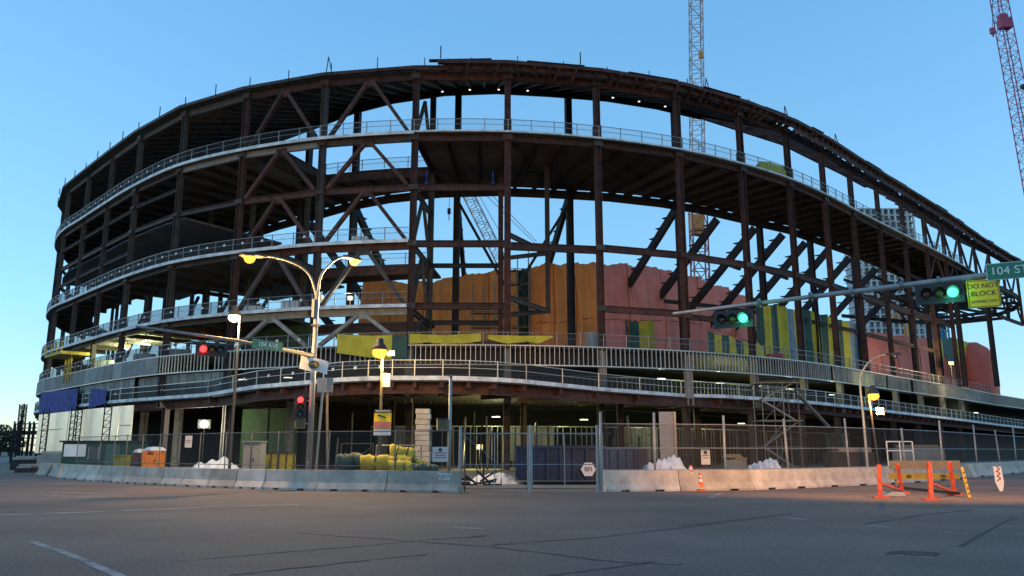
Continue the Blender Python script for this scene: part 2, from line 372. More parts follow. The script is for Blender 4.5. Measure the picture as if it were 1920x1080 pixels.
# chevron bracing in the two bays left of centre, every storey
def brace(p, q, m, wd=.36): return part('brace', m, lambda b: b.bar(p, q, wd, wd*.9))
for i in (5, 6):
    for z0, z1, m in ((HD+.1, HC-.8, FIRE), (HC+.1, HB-.8, RUST2), (HB+.1, HA-.3, RUST), (HA+.3, HL-.8, RUST), (HL+.1, HR-.4, RUST)):
        ap = ring(i+.5, .02, z1)
        for e in (.07, .93): brace(ring(i+e, .02, z0), ring(i+.5+(.035 if e > .5 else -.035), .02, z1), m)
        part('gusset_plate', m, lambda b: b.box(ap, (1.1, .06, .7), math.atan2(ring2(i+.5)[1].y, ring2(i+.5)[1].x)))
# radial braced bay going in behind the seventh column
pm, dm = ring2(7, 8.5)
colr(pm, HD, HR+2, .5, RUST2, dm, 'inner_column')
for z0, z1 in ((HD, HC), (HC, HB), (HB, HA+1), (HL, HR)):
    a = ring(7, 4.2, z1-.6); brace(ring(7, .5, z0+.2), a, RUST2, .3); brace(ring(7, 8.2, z0+.2), a, RUST2, .3)
for z in (HC-.4, HB-.4, HA, HL-.4): beam(ring(7, 0, z), ring(7, 8.5, z), .25, .5, RUST2, 'radial_beam')
for z in (HB-.3, HC-.2): beam(ring(7, 8.5, z), ring(8, 8.5, z), .25, .45, DARK, 'inner_beam')
# decks
def deck(name, t0, t1, o0, o1, h, th=.22, m=DECKM, seg=2, h1=None):
    n = max(1, int((t1-t0)*seg)); A = [ring(t0+(t1-t0)*k/n, o0, h) for k in range(n+1)]; B = [ring(t0+(t1-t0)*k/n, o1, h1 or h) for k in range(n+1)]
    def fn(b):
        C = [V((p.x, p.y, p.z-th)) for p in A]; D = [V((p.x, p.y, p.z-th)) for p in B]
        b.strip(A, B); b.strip(D, C); b.strip(C, A); b.strip(B, D); b.add([A[0], B[0], D[0], C[0]], [(0,1,2,3)]); b.add([A[-1], B[-1], D[-1], C[-1]], [(3,2,1,0)])
    return part(name, m, fn)
R2 = Off()
for i in range(-3, 20):
    if i in (5, 6):
        deck('floor_deck', i, i+1, -.5, 1.6, HL); deck('floor_deck', i if i == 6 else i+.0, i+1, 8.7, R2, HL)
        if i == 5: deck('floor_deck', i, i+.42, 1.6, 8.7, HL)
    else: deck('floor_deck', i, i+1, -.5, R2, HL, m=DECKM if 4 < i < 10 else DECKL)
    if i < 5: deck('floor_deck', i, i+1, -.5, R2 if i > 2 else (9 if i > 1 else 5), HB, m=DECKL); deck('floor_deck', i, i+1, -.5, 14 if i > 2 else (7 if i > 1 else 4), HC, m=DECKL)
    if i < 4 and i > -2: deck('floor_deck', i, i+1, .8, 13, HA, m=DECKL)
    if i in (5, 6):
        deck('floor_deck', i, i+1, -.5, 1.5, HB); deck('floor_deck', i, i+1, 8.7, 15, HB)
        deck('floor_deck', i, i+1, -.5, 1.5, HC); deck('floor_deck', i, i+1, 8.7, 12, HC)
        if i == 5: deck('floor_deck', i, i+.4, 1.5, 8.7, HB); deck('floor_deck', i, i+.4, 1.5, 8.7, HC)
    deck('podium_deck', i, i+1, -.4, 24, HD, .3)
    if i == 19: [deck('podium_deck', j, j+1, -.4, 24, HD, .3) for j in range(20, 29)]
# joists under the L5, B and roof decks
for i in range(-2, 20):
    for e in (0, .33, .67):
        if not (i in (5, 6) and e < 1):
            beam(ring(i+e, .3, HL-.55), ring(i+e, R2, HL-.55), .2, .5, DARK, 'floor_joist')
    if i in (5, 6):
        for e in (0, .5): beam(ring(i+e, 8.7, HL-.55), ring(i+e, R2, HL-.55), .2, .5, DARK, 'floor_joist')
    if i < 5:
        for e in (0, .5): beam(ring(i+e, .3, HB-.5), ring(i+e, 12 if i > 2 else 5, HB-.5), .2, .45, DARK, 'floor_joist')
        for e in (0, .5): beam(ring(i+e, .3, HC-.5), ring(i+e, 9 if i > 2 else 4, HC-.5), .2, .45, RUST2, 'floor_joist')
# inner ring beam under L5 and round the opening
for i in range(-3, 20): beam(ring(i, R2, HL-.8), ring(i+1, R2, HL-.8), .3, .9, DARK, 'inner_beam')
for i in (5, 6):
    for h in (HL-.6, HB-.6, HC-.6):
        beam(ring(i+(.42 if i == 5 else 0), 8.7, h), ring(i+1, 8.7, h), .3, .9, RUST, 'inner_beam')
for h in (HL-.5, HB-.5): beam(ring(5.42, .5, h), ring(5.42, 8.7, h), .3, .9, RUST2, 'inner_beam')
# roof: deck rising inward, rafters, inner drop beam; open purlins at the right end
HI = 41.1
for i in range(-3, 12):
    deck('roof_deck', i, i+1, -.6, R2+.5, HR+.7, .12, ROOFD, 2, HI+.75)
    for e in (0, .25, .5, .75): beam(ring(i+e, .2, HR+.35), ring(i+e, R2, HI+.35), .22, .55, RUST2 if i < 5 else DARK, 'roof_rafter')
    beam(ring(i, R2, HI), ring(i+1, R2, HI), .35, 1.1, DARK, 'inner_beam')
for i in range(12, 23):
    for e in (0, .5): beam(ring(i+e, .2, HR+.3), ring(i+e, R2, HI), .22, .5, RUST, 'roof_rafter')
    if i < 17: beam(ring(i, R2, HI), ring(i+1, R2, HI), .35, .9, RUST, 'inner_beam')
    for fo in (.3, .6):
        o_ = R2.at(i)*fo; hh = HR+.3+(HI-HR-.3)*fo
        if (i+int(o_)) % 5: beam(ring(i, o_, hh), ring(i+1, o_, hh), .18, .35, RUST, 'roof_purlin')
# roof edge fascia: parapet channel, and the ragged outrigger lattice right of centre
for i in range(-3, 23):
    hh = HR+.55
    part('roof_edge_channel', RUST2 if i < 6 else RUST, lambda b: b.bar(ring(i, -.75, hh), ring(i+1, -.75, hh), .25, .3))
    for e in (.1, .6):
        p = ring(i+e, -.8, hh); part('edge_stub', DARK, lambda b: b.bar(p, p+V((0, 0, .8+.4*random.random())), .07))
    if i >= 7:
        h2 = HR+.72
        part('fascia_top_beam', RUST, lambda b: b.bar(ring(i+(.25 if i == 7 else 0), -1.3, h2), ring(i+1, -1.3, h2+(.0)), .45, .34))
        part('fascia_low_beam', RUST, lambda b: b.bar(ring(i, -.9, HR+.3), ring(i+1, -.9, HR+.3), .18, .22))
        for k in range(6):
            e = (k+.5)/6+random.uniform(-.05, .05)
            if i == 7 and e < .3: continue
            a = ring(i+e, -1.3, h2-.1); b_ = ring(i+e+random.uniform(-.05, .07), -.2, HR-.05)
            part('fascia_outrigger', RUST if random.random() < .6 else RUST2, lambda b: b.bar(a, b_, .16, .4+.3*random.random()))
        part('fascia_panel', RUST, lambda b: b.bar(ring(i+(.3 if i == 7 else 0), -1.0, HR+(.45 if i < 12 else .25)), ring(i+1, -1.0, HR+(.45 if i < 12 else .25)), .05, .62 if i < 12 else 1.1))
        q0, q1 = ring(i+.1+.3*random.random(), -1.2, h2+.19), ring(i+.7+.25*random.random(), -1.2, h2+.19+.1*random.random())
        part('loose_roof_sheet', DARK, lambda b: b.bar(q0, q1, .5+.4*random.random(), .06))
for x in (826, 1089):
    t = t_px(x, -1.5, 36.5); p = ring(t, -1.4, 36.5); part('roof_mast', DARK, lambda b: b.bar(p, p+V((0, 0, 1.2)), .1))
for x in (612, 1322, 1470, 1565):
    t = t_px(x, -1.0, 36.3); p = ring(t, -1.0, 36)
    part('roof_anchor', DARK, lambda b: (b.bar(p, p+V((.15, 0, 1.6)), .07), b.bar(p+V((.5, 0, 0)), p+V((.15, 0, 1.6)), .07)))
# connection plates where beams meet columns
for i in range(3, 15):
    p, d = ring2(i); rz = math.atan2(d.y, d.x)
    for h, ht in lv(i)[:6]:
        part('connection_plate', RUST2 if i % 2 else RUST, lambda b: b.box((p.x-d.y*-.0+d.y*.30, p.y-d.x*.30, h), (.9, .05, ht*.75), rz))
# second-row columns and the stepped raker beams that carry the seating
for x in (385, 470, 566, 658, 855, 1070, 1278, 1360, 1432, 1485, 1528, 1570, 1610, 1660, 1710):
    t = t_px(x, R2, 20); p, d = ring2(t, R2)
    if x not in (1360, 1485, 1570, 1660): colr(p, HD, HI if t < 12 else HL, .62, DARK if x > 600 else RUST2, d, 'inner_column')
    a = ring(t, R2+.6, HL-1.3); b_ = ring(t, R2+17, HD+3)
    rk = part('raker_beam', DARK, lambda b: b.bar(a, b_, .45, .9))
    for k in range(1, 15):
        u = k/15; q = a.lerp(b_, u)+V((0, 0, .55)); dd = (b_-a); dd.z = 0; dd.normalize()
        part('seat_step', DARK, lambda b: b.bar(q-dd*.0, q+dd*.75, .45, .1), rk)
    if x in (855, 1070, 1278, 1432): 
        sgn = 1 if x < 900 else -1
        brace(ring(t, R2, HL-1.6), ring(t+sgn*.9, R2, HB-1), DARK, .32) if x < 1100 else None
for i in range(11, 19):      # lower ring and ties at the right
    beam(ring(i, R2, HB-2), ring(i+1, R2, HB-2), .25, .4, DARK, 'inner_beam')
    brace(ring(i, 1, HB-.5), ring(i+.8, R2, HA-1), DARK, .28)
# hanging stair frame inside the bay right of centre
ph = at_y(1025, 300, 75); hx = V((ph.x, 75, 0)); zl = at_y(1025, 587, 75).z; zu = at_y(1025, 475, 75).z
colr(hx, zl, HL-.5, .42, RUST2, V((1, 0)), 'hung_column')
c8, c8i = ring(8, 0, 0), ring(8, 8, 0)
for z in (zl+.2, zu): 
    beam(V((c8.x, c8.y, z)), V((hx.x, hx.y, z)), .22, .45, RUST2, 'radial_beam'); beam(V((hx.x, hx.y, z)), V((c8i.x, c8i.y, z-.3)), .22, .4, RUST2, 'radial_beam')
colr(ring2(8, 8)[0], HD, HL-.5, .45, RUST, V((1, 0)), 'inner_column')
brace(V((hx.x, hx.y, zu)), V((c8i.x, c8i.y, zu+1.5)), RUST2, .2)
# mid-depth columns at the left
for i in range(-2, 6):
    p, d = ring2(i+.25, 7.5); colr(p, HD, HL-.4, .4, RUST2, d, 'inner_column')
    p, d = ring2(i+.6, 12); colr(p, HD, HL-.4, .4, DARK, d, 'inner_column')
    brace(ring(i, 9, HC), ring(i+.7, 9, HB-.6), DARK, .3)
# small lights under the inner edge of the roof
LGT = mat('small_deck_light', (1, .97, .9), emit=.6)
for x in (830, 881, 935, 989, 1148, 1197, 1246):
    t = t_px(x, R2-.6, HI); part('soffit_light', LGT, lambda b: b.box(ring(t, R2-.7, HI-.4), (.22, .15, .08)))
# shoring posts and loose frames standing in the ground floor
for k in range(60):
    t = random.uniform(5.2, 18); o_ = random.uniform(1.5, 11); p = ring(t, o_, 0)
    q = V((p.x+random.uniform(-.25, .25), p.y, random.uniform(2.2, 5.6)))
    part('shoring_post', [GALV, RUST2, DARK][k % 3], lambda b: b.tube([p, q], random.uniform(.05, .11), 6))
for k in range(14):
    t = random.uniform(6, 17); o_ = random.uniform(2, 8); h = random.uniform(1.5, 3.5); a, b_ = ring(t, o_, h), ring(t+random.uniform(.15, .4), o_, h+random.uniform(-.3, .3))
    part('shoring_rail', GALV if k % 2 else WOOD, lambda b: b.tube([a, b_], .05, 5))
# ---- guard rails and slab edge boards
def guard(t0, t1, off, h, posts, net, hgt=1.1, tagm=None, edge=True, eh=.28, m=GALV, path=None):
    P = path or [ring(t0+(t1-t0)*k/posts, off, h) for k in range(posts+1)]
    g = part('guard_rail', m, lambda b: [(b.bar(P[k]+V((0,0,hgt)), P[k+1]+V((0,0,hgt)), .05), b.bar(P[k]+V((0,0,hgt*.55)), P[k+1]+V((0,0,hgt*.55)), .035)) for k in range(len(P)-1)])
    for k in range(len(P)-1): part('post', m, lambda b: b.bar(P[k], P[k]+V((0,0,hgt+.05)), .075), g)
    part('net_panel', net, lambda b: [b.add([P[k], P[k+1], P[k+1]+V((0,0,hgt)), P[k]+V((0,0,hgt))], [(0,1,2,3)]) for k in range(len(P)-1)], g)
    if tagm:
        for k in range(len(P)-1):
            q = P[k].lerp(P[k+1], .5)+V((0, -.04, hgt*.6)); d = (P[k+1]-P[k])
            part('tag_plate', tagm, lambda b: b.box(q, (.24, .02, .2), math.atan2(d.y, d.x)), g)
    if edge: 
        part('edge_board', EDGE, lambda b: [b.bar(P[k]+V((0,-.06,-eh/2+.03)), P[k+1]+V((0,-.06,-eh/2+.03)), .06, eh) for k in range(len(P)-1)])
for i in range(-2, 19):
    guard(i, i+1, -.52, HL, 4, NET if i < 4 else NETL, 1.1, WHT if i < 4 else None, True, .30 if i < 7 else .16, GALV if i < 6 else PRIM)
for i in range(-2, 7):
    for h in (HB, HC): guard(i, i+1 if i < 6 else i+.97, -.52, h, 4, NET if i < 5 else NETL, 1.1, WHT if i < 6 else None, True, .3)
for i in (5, 6):
    for h in (HL, HB): guard(i+(.42 if i == 5 else 0), i+1, 8.5, h, 3, NETL, 1.05, None, False)
for i in range(-2, 20): guard(i, i+1, -.45, HD, 4, NETL if i >= 4 else NET, 1.05, WHT if i < 6 else None, False, m=GALV)
# ---- stud band hanging under level D: each stud its own piece in the near bays
sm = MB(); sm.ibeam((0,0,0), (0,0,1.62), .055, .10, V((0,1,0)), .012, .012); STUDME = mesh_of(sm, 'stud', STUDM)
for i in range(-2, 29):
    z0, z1 = (8.75, 10.42)
    tr = part('stud_track', STUDM, lambda b: [b.bar(ring(i+k/3, -.55, z1), ring(i+(k+1)/3, -.55, z1), .14, .10) for k in range(3)])
    part('stud_track', STUDM, lambda b: [b.bar(ring(i+k/3, -.55, z0), ring(i+(k+1)/3, -.55, z0), .14, .10) for k in range(3)])
    if 3 <= i <= 16:
        for k in range(20):
            if random.random() < .03: continue
            p, d = ring2(i+(k+.5)/20, -.55); o = inst(STUDME, tr, (p.x, p.y-68, z0+.02), math.atan2(d.y, d.x), 'stud')
    elif i > 16:
        s_ = part('far_studs', STUDM, lambda b: [b.bar(ring(i+(k+.5)/20, -.55, z0), ring(i+(k+.5)/20, -.55, z1), .06, .08) for k in range(20)], tr); s_['kind'] = 'stuff'
    if i < 4:    # boarded over at the left
        for k in range(4):
            a, b_ = ring(i+k/4+.004, -.62, 0), ring(i+(k+1)/4-.004, -.62, 0); dd = b_-a
            part('sheathing_board', SHEA, lambda b: b.bar(V((a.x, a.y, 9.6)), V((b_.x, b_.y, 9.6)), .05, 1.56))
    else:
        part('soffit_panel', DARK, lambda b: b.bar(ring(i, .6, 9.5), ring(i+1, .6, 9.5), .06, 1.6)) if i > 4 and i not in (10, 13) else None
# ---- lower deck E: follows the ring at both ends, swells out over the gate in the middle
EP = [ring(t, -.6, HE) for t in [-2+.25*k for k in range(22)]]
EP += [at_h(x, y, HE) for x, y in ((389,738),(435,730),(480,723),(525,719),(571,715),(606,712),(641,709),(690,707),(735,706),(777,706),(830,706),(880,707),(933,709),(987,713),(1055,720),(1123,727),(1200,733),(1278,739))]
EP += [V((*ring2(t, -.6)[0], HE-.09*(t-10.2))) for t in [10.4+.25*k for k in range(72)]]
ptE = [t_px(proj(p)[0], 10, 6) for p in EP]
for k in range(len(EP)-1):
    A, B = EP[k], EP[k+1]; tA, tB = ring(ptE[k], 20, A.z), ring(ptE[k+1], 20, B.z)
    if k % 2 == 0:
        k2 = min(k+2, len(EP)-1); C = EP[k2]; tC = ring(ptE[k2], 20, C.z)
        def fn(b, A=A, B=B, C=C, tA=tA, tB=tB, tC=tC):
            up = [A, B, C]; bk = [tA, tB, tC]; lo = [p-V((0,0,.35)) for p in up]; lb = [p-V((0,0,.35)) for p in bk]
            b.strip(up, bk); b.strip(lb, lo); b.strip(lo, up)
        part('lower_deck', DECKM, fn)
        part('edge_board', EDGE, lambda b: (b.bar(A+V((0,-.05,-.1)), B+V((0,-.05,-.1)), .06, .30), b.bar(B+V((0,-.05,-.1)), C+V((0,-.05,-.1)), .06, .30)))
        n_ = (C-A).normalized(); inn = V((-n_.y, n_.x, 0))
        part('edge_girder', RUST, lambda b: b.ibeam(A+inn*.8-V((0,0,.75)), C+inn*.8-V((0,0,.75)), .3, .75))
        for q, qb in ((A, tA), (B, tB)):
            part('cantilever_bracket', RUST, lambda b: b.bar(q+inn*.15-V((0,0,.55)), q+inn*9-V((0,0,.62)), .25, .4))
        left = k < 23
        if k < len(EP)-12: guard(0, 0, 0, 0, 0, NET, 1.15, (WHT if k < 30 else None) if k >= 8 else None, False, m=STUDM, path=[A+V((0,.08,0)), B+V((0,.08,0)), C+V((0,.08,0))])
# grey sheathing wall on the lower deck at the left, over-clad boards
for k in range(26):
    t0 = 1.75+k*.125
    a, b_ = ring(t0+.003, .15 if t0 > 3.4 else -.3, 7.65), ring(t0+.122, .15 if t0 > 3.4 else -.3, 7.65)
    part('sheathing_board', SHEA, lambda b: b.bar(a, b_, .05, 2.05))
    part('board_batten', GALV, lambda b: b.bar(V((a.x, a.y-.06, 6.7)), V((a.x, a.y-.06, 8.6)), .06))
# ground floor: dark sheets added to shut out the sky, partition studs, ceiling void
for i in range(-2, 29):
    if i > 17: part('dark_backdrop', DARK, lambda b: b.bar(ring(i, 7, 5.2), ring(i+1, 7, 5.2), .2, 10.4))
    part('dark_backdrop', DARK, lambda b: b.bar(ring(i, 23, 4.4), ring(i+1, 23, 4.4), .2, 12.0))
sm = MB(); sm.bar((0,0,0), (0,0,3.9), .10, .06); PSTUD = mesh_of(sm, 'partition_stud', GALV)
for i in range(6, 17):
    tr = part('partition_track', STUDM, lambda b: b.bar(ring(i, 13, 4.0), ring(i+1, 13, 4.0), .12, .1))
    for k in range(11):
        if random.random() < .15: continue
        p, d = ring2(i+(k+random.random()*.4)/11, 13); inst(PSTUD, tr, (p.x, p.y-68, .03), math.atan2(d.y, d.x), 'partition_stud')
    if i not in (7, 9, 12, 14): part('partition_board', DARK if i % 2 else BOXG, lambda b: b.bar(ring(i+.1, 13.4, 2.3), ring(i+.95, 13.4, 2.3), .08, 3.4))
    # upper storey partition behind the lower deck
    tr = part('partition_track', STUDM, lambda b: b.bar(ring(i, 9, 8.8), ring(i+1, 9, 8.8), .12, .1))
    for k in range(12):
        p, d = ring2(i+(k+.5)/12, 9); o = inst(PSTUD, tr, (p.x, p.y-68, HE-.5), math.atan2(d.y, d.x), 'partition_stud'); o.scale = (1, 1, .66)
for (ta, oa), (tb, ob) in (((-1.2, 4), (1.2, 9)), ((1.2, 9), (3.6, 13)), ((3.6, 13), (6.5, 17))):
    part('dark_backdrop', DARK, lambda b: b.bar(ring(ta, oa, 5.0), ring(tb, ob, 5.0), .2, 10.0))
for i in (4.55, 5.0):
    part('green_wall', GREENB, lambda b: b.bar(ring(i, 6, 2.9), ring(i+.42, 6, 2.9), .1, 5.4))
part('green_wall', GREENB, lambda b: b.bar(ring(4.6, 6, 12.1), ring(5.5, 6, 12.1), .1, 3.0))
for i in range(2, 6): colr(ring2(i+.4, 5)[0], 0, 6.2, .6, CONC, V((1,0)), 'concrete_pier')
for k, i in enumerate((6.6, 8.3, 9.6, 10.9, 12.2)): colr(ring2(i, 7)[0], 0, 6.2, .55, RUST2, V((1,0)), 'ground_column')
# ground floor hoarding in white sheeting with the glow painted in and mast climber frames, far left
for k, (x0, x1) in enumerate(((74,92),(93,131),(132,160),(161,199),(200,226),(227,252))):
    a, b_ = ring(t_px(x0, -1, 4), -1.2, 3.6), ring(t_px(x1-.6, -1, 4), -1.2, 3.6)
    part('hoarding_panel', CREAM, lambda b: b.bar(a, b_, .1, 4.6))
part('hoarding_rail', WOOD, lambda b: b.bar(ring(t_px(80, -1, 4), -1.4, 4.0), ring(t_px(252, -1, 4), -1.4, 4.0), .06, .06))
for x in (84, 137, 145, 200):
    a = ring(t_px(x, -2.0, 4), -2.0, 0)
    def fn(b, a=a):
        for sx in (-.35, .35): b.bar(a+V((sx,0,0)), a+V((sx,0,6.2)), .09)
        for k in range(9): b.bar(a+V((-.35,0,.5+.66*k)), a+V((.35,0,.5+.66*k)), .07); b.bar(a+V((-.35,0,.5+.66*k)), a+V((.35,0,1.1+.66*k)), .05)
    part('climber_mast', DARK, fn)

# truss tip and ring canopy at the far right end
for i in range(17, 23):
    for a, b_ in ((HA, HR-.5), (HR-.5, HA)):
        brace(ring(i, .1, a), ring(i+1, .1, b_), RUST, .28)
    brace(ring(i, .1, HA), ring(i+.5, 9, HL+1), RUST2, .3)
    beam(ring(i, 0, HA+.2), ring(i, 12, HA+.2), .25, .5, DARK, 'radial_beam')
    beam(ring(i, 6, HL-.5), ring(i+1, 6, HL-.5), .25, .5, RUST2, 'inner_beam')
    for o_ in (4, 8, 12): beam(ring(i, o_, HA+2.4), ring(i+1, o_, HA+2.4), .2, .4, DARK, 'inner_beam')
cen = at_h(1700, 586, HA-1.5)
tip = [at_h(x, y, HA-1.2) for x, y in ((1578,592),(1640,598),(1700,603),(1760,604),(1820,598),(1870,590),(1900,580),(1914,568),(1905,555),(1879,541),(1840,531),(1790,526))]
for a, b_ in zip(tip[:-1], tip[1:]): beam(a, b_, .3, .55, RUST2, 'canopy_ring_beam'); 
for k in range(1, 10):
    q = tip[k]; r = ring(t_px(1640+k*14, 4, HA), 5, HA-1.0); beam(q, r, .22, .4, DARK, 'canopy_rib')
    brace(tip[k]+V((0,0,-.2)), tip[k+1]+V((1.5,4,.2)), DARK, .15)
for x in (1735, 1750, 1792, 1850):
    p = at_h(x, 560, HA-1.5); colr(p, HD, HA-1.3, .5, DARK, V((1, 0)), 'canopy_column')
# ================================================================ TARPAULINS hung inside the frame
def fold(u, v, seed, amp):
    return amp*(math.sin(u*23+seed)*.35+math.sin(u*9.3+seed*1.7+v*2)*.7+math.sin(v*5+u*4+seed)*.5+math.sin(u*41+v*3+seed)*.08*(1.2-v)+math.sin(v*17+u*6)*.16)
def lerp_list(P, x):
    if x <= P[0][0]: return P[0][1]
    for (a, b), (c, d) in zip(P[:-1], P[1:]):
        if x <= c: return b+(d-b)*(x-a)/(c-a)
    return P[-1][1]
def tarp_wall(label, tops, cols, off, base, width_px, amp=.30, group=None, edges=None, name='tarpaulin_wall', cat='tarpaulin', rope=None):
    x0, x1 = tops[0][0], tops[-1][0]
    if edges is None:
        n = max(1, round((x1-x0)/width_px)); edges = [x0+(x1-x0)*k/n for k in range(n+1)]
        edges = [e+(random.uniform(-.12, .12)*width_px if 0 < k < n else 0) for k, e in enumerate(edges)]
    r0 = ring(t_px((x0+x1)/2, off, base), off, base)
    t = thing(name, r0, label, cat, group)
    for k, (a, b_) in enumerate(zip(edges[:-1], edges[1:])):
        NX, NZ = 16, 14; vs_ = []; fs = []
        for j in range(NZ+1):
            for i in range(NX+1):
                x = a+(b_-a)*i/NX; v = j/NZ; tt = t_px(x, off, (base+16)/2 if base < 16 else base)
                p2, d = ring2(tt, off); py = lerp_list(tops, x)
                hd = ray(x, py); zt = EYE+hd.z/math.hypot(hd.x, hd.y)*p2.length
                seamd = .16*math.cos(math.pi*(2*i/NX-1)) if amp > .05 else 0
                o = fold((x-x0)*.06, v, x0*.01, amp)-seamd+(.8*math.sin(v*math.pi)*(1 if amp > .1 else 0))
                zz = base+(zt-base)*v+((.12*math.sin(x*.13)+.05*math.sin(x*.47)) if j == NZ else 0)
                q = p2+V((d.y, -d.x))*o
                vs_.append((q.x, q.y, zz))
        for j in range(NZ):
            for i in range(NX): m_ = j*(NX+1)+i; fs.append((m_, m_+1, m_+NX+2, m_+NX+1))
        mb = MB(); mb.add(vs_, fs); mb.build('tarp_panel', cols[k % len(cols)], t, smooth=True)
        if amp > .1 and k: # sewn seam rope
            mb = MB(); mb.tube([V(vs_[j*(NX+1)])+V((0, -.06, 0)) for j in range(NZ+1)], .05, 5); mb.build('tarp_seam', SEAM, t)
    if rope:
        mb = MB(); P = []
        for i in range(25):
            x = x0+(x1-x0)*i/24; tt = t_px(x, off-.75, 13); p2, d = ring2(tt, off-.75); hd = ray(x, lerp_list(rope, x)); P.append(V((p2.x, p2.y, EYE+hd.z/math.hypot(hd.x, hd.y)*p2.length+random.uniform(-.05, .05))))
        mb.tube(P, .05, 5); mb.build('tie_rope', SEAM, t)
    return t
OT = 20.5
tarp_wall('orange tarpaulin wall inside the frame, left of the gap with scaffolding', [(680,517),(740,530),(808,527),(850,519),(905,511),(968,504)], [ORG], OT, HD, 58, rope=[(680,606),(968,606)])
tarp_wall('dark green tarpaulin strip in the gap between the two orange walls', [(966,512),(992,502)], [GRN], OT+1.5, HD, 22)
tarp_wall('orange tarpaulin wall between the green strip and the salmon wall', [(992,500),(1010,497),(1060,494),(1116,492)], [ORG], OT-.6, HD, 42, rope=[(992,607),(1050,604),(1110,596)])
tarp_wall('large salmon tarpaulin wall with tall seams beside the orange wall', [(1110,492),(1130,494),(1170,495),(1230,501),(1280,511),(1320,522),(1345,532),(1380,545),(1430,562)], [PNK], OT, HD, 64, rope=[(1110,598),(1270,602),(1330,610),(1430,650)])
tarp_wall('small green and yellow tarpaulin pair hung on the salmon wall', [(1174,600),(1227,603)], [GRN, YEL], OT-1.2, HD, 27, .05, edges=[1174,1200,1228])
tarp_wall('low green and yellow striped tarpaulin lying along the salmon wall', [(1328,620),(1345,626),(1400,640),(1432,648)], [GRN, YEL], 6, HD, 13, .05)
tarp_wall('tall green and yellow striped tarpaulin screen right of the salmon wall', [(1418,568),(1450,572),(1470,574),(1500,580),(1530,582),(1560,594),(1590,600),(1612,610)], [GRN, YEL, GRN, YEL, GREYT, YEL, GRN, YEL], 8, HD, 15, .09)
tarp_wall('salmon tarpaulin wall beyond the striped screen', [(1605,618),(1650,624),(1700,630),(1745,634)], [PNK], 9, HD, 36)
tarp_wall('yellow tarpaulin roll on top of the far salmon wall', [(1745,640),(1790,632),(1822,640)], [YEL, GRN], 9, HD+3.6, 26, .05)
tarp_wall('salmon tarpaulin behind the bright lamp on the right podium', [(1745,662),(1790,660),(1822,655)], [PNK], 9.5, HD, 30)
# the bulging salmon tent at the far right
c = ring(t_px(1833, 9, HD), 9, HD)-V((0,4,0)); r = 37/F*(c.y+4); tt = thing('wrapped_tent', (c.x, c.y+4, HD), 'bulging salmon tarpaulin tent at the far right of the podium', 'tarpaulin')
ht = at_y(1835, 643, c.y+4).z-HD
for k in range(5):
    mb = MB(); vs_ = []; fs = []; NA, NZ = 6, 10
    for j in range(NZ+1):
        v = j/NZ
        for i in range(NA+1):
            a = math.pi*(1.05+(k+i/NA)/5*.98); rr = r*(1.0 if v < .55 else math.sqrt(max(0, 1-((v-.55)/.46)**2)))*(1+.025*math.sin(a*9+v*6)+.015*math.sin(a*23-v*4))+.25*v*r*.3
            vs_.append((c.x+rr*math.cos(a), c.y+4+rr*math.sin(a), HD+ht*v))
    for j in range(NZ):
        for i in range(NA): m_ = j*(NA+1)+i; fs.append((m_, m_+1, m_+NA+2, m_+NA+1))
    mb.add(vs_, fs); mb.build('tarp_panel', PNK, tt, smooth=True)
# messy tube scaffold in the gap between the orange walls
r0 = ring(t_px(940, OT-2, HD), OT-2.2, HD); t = thing('scaffold_tower', r0, 'messy tube scaffold in the gap between the orange tarpaulin walls', 'scaffold')
zt = at_y(960, 482, r0.y).z
for k in range(6):
    for o_ in (0, 1.6):
        p = r0+V((-3.2+1.25*k, o_-.8, 0)); mb = MB(); mb.tube([p, V((p.x+random.uniform(-.1,.1), p.y, (zt if k > 2 else zt-3.2)+random.uniform(-.5,.5)))], .05, 5); mb.build('standard', GALV, t)
for k in range(7):
    z = HD+1.2+1.6*k
    if z > zt: break
    p = r0+V((-3.4 if k < 4 else .4, -.85, 0)); mb = MB(); mb.tube([V((p.x, p.y, z)), V((r0.x+3.3, p.y, z+random.uniform(-.15,.15)))], .045, 5); mb.build('ledger', GALV, t)
    mb = MB(); mb.bar(V((p.x, r0.y, z-.1)), V((r0.x+3.2, r0.y, z-.1)), .9, .06); mb.build('plank', WOOD, t)
for k in range(9):
    p = r0+V((random.uniform(-3.2,2.6), -.9, random.uniform(1, 8))); mb = MB(); mb.tube([p, p+V((random.uniform(.6,1.6)*random.choice((-1,1)), 0, random.uniform(1,2)))], .04, 5); mb.build('diagonal', GALV, t)
for k in range(3): mb = MB(); mb.bar(r0+V((.6,-.95,1.2+.7*k)), r0+V((2.6,-.95,1.3+.7*k)), .1, .25); mb.build('yellow_board', SIGNY, t)
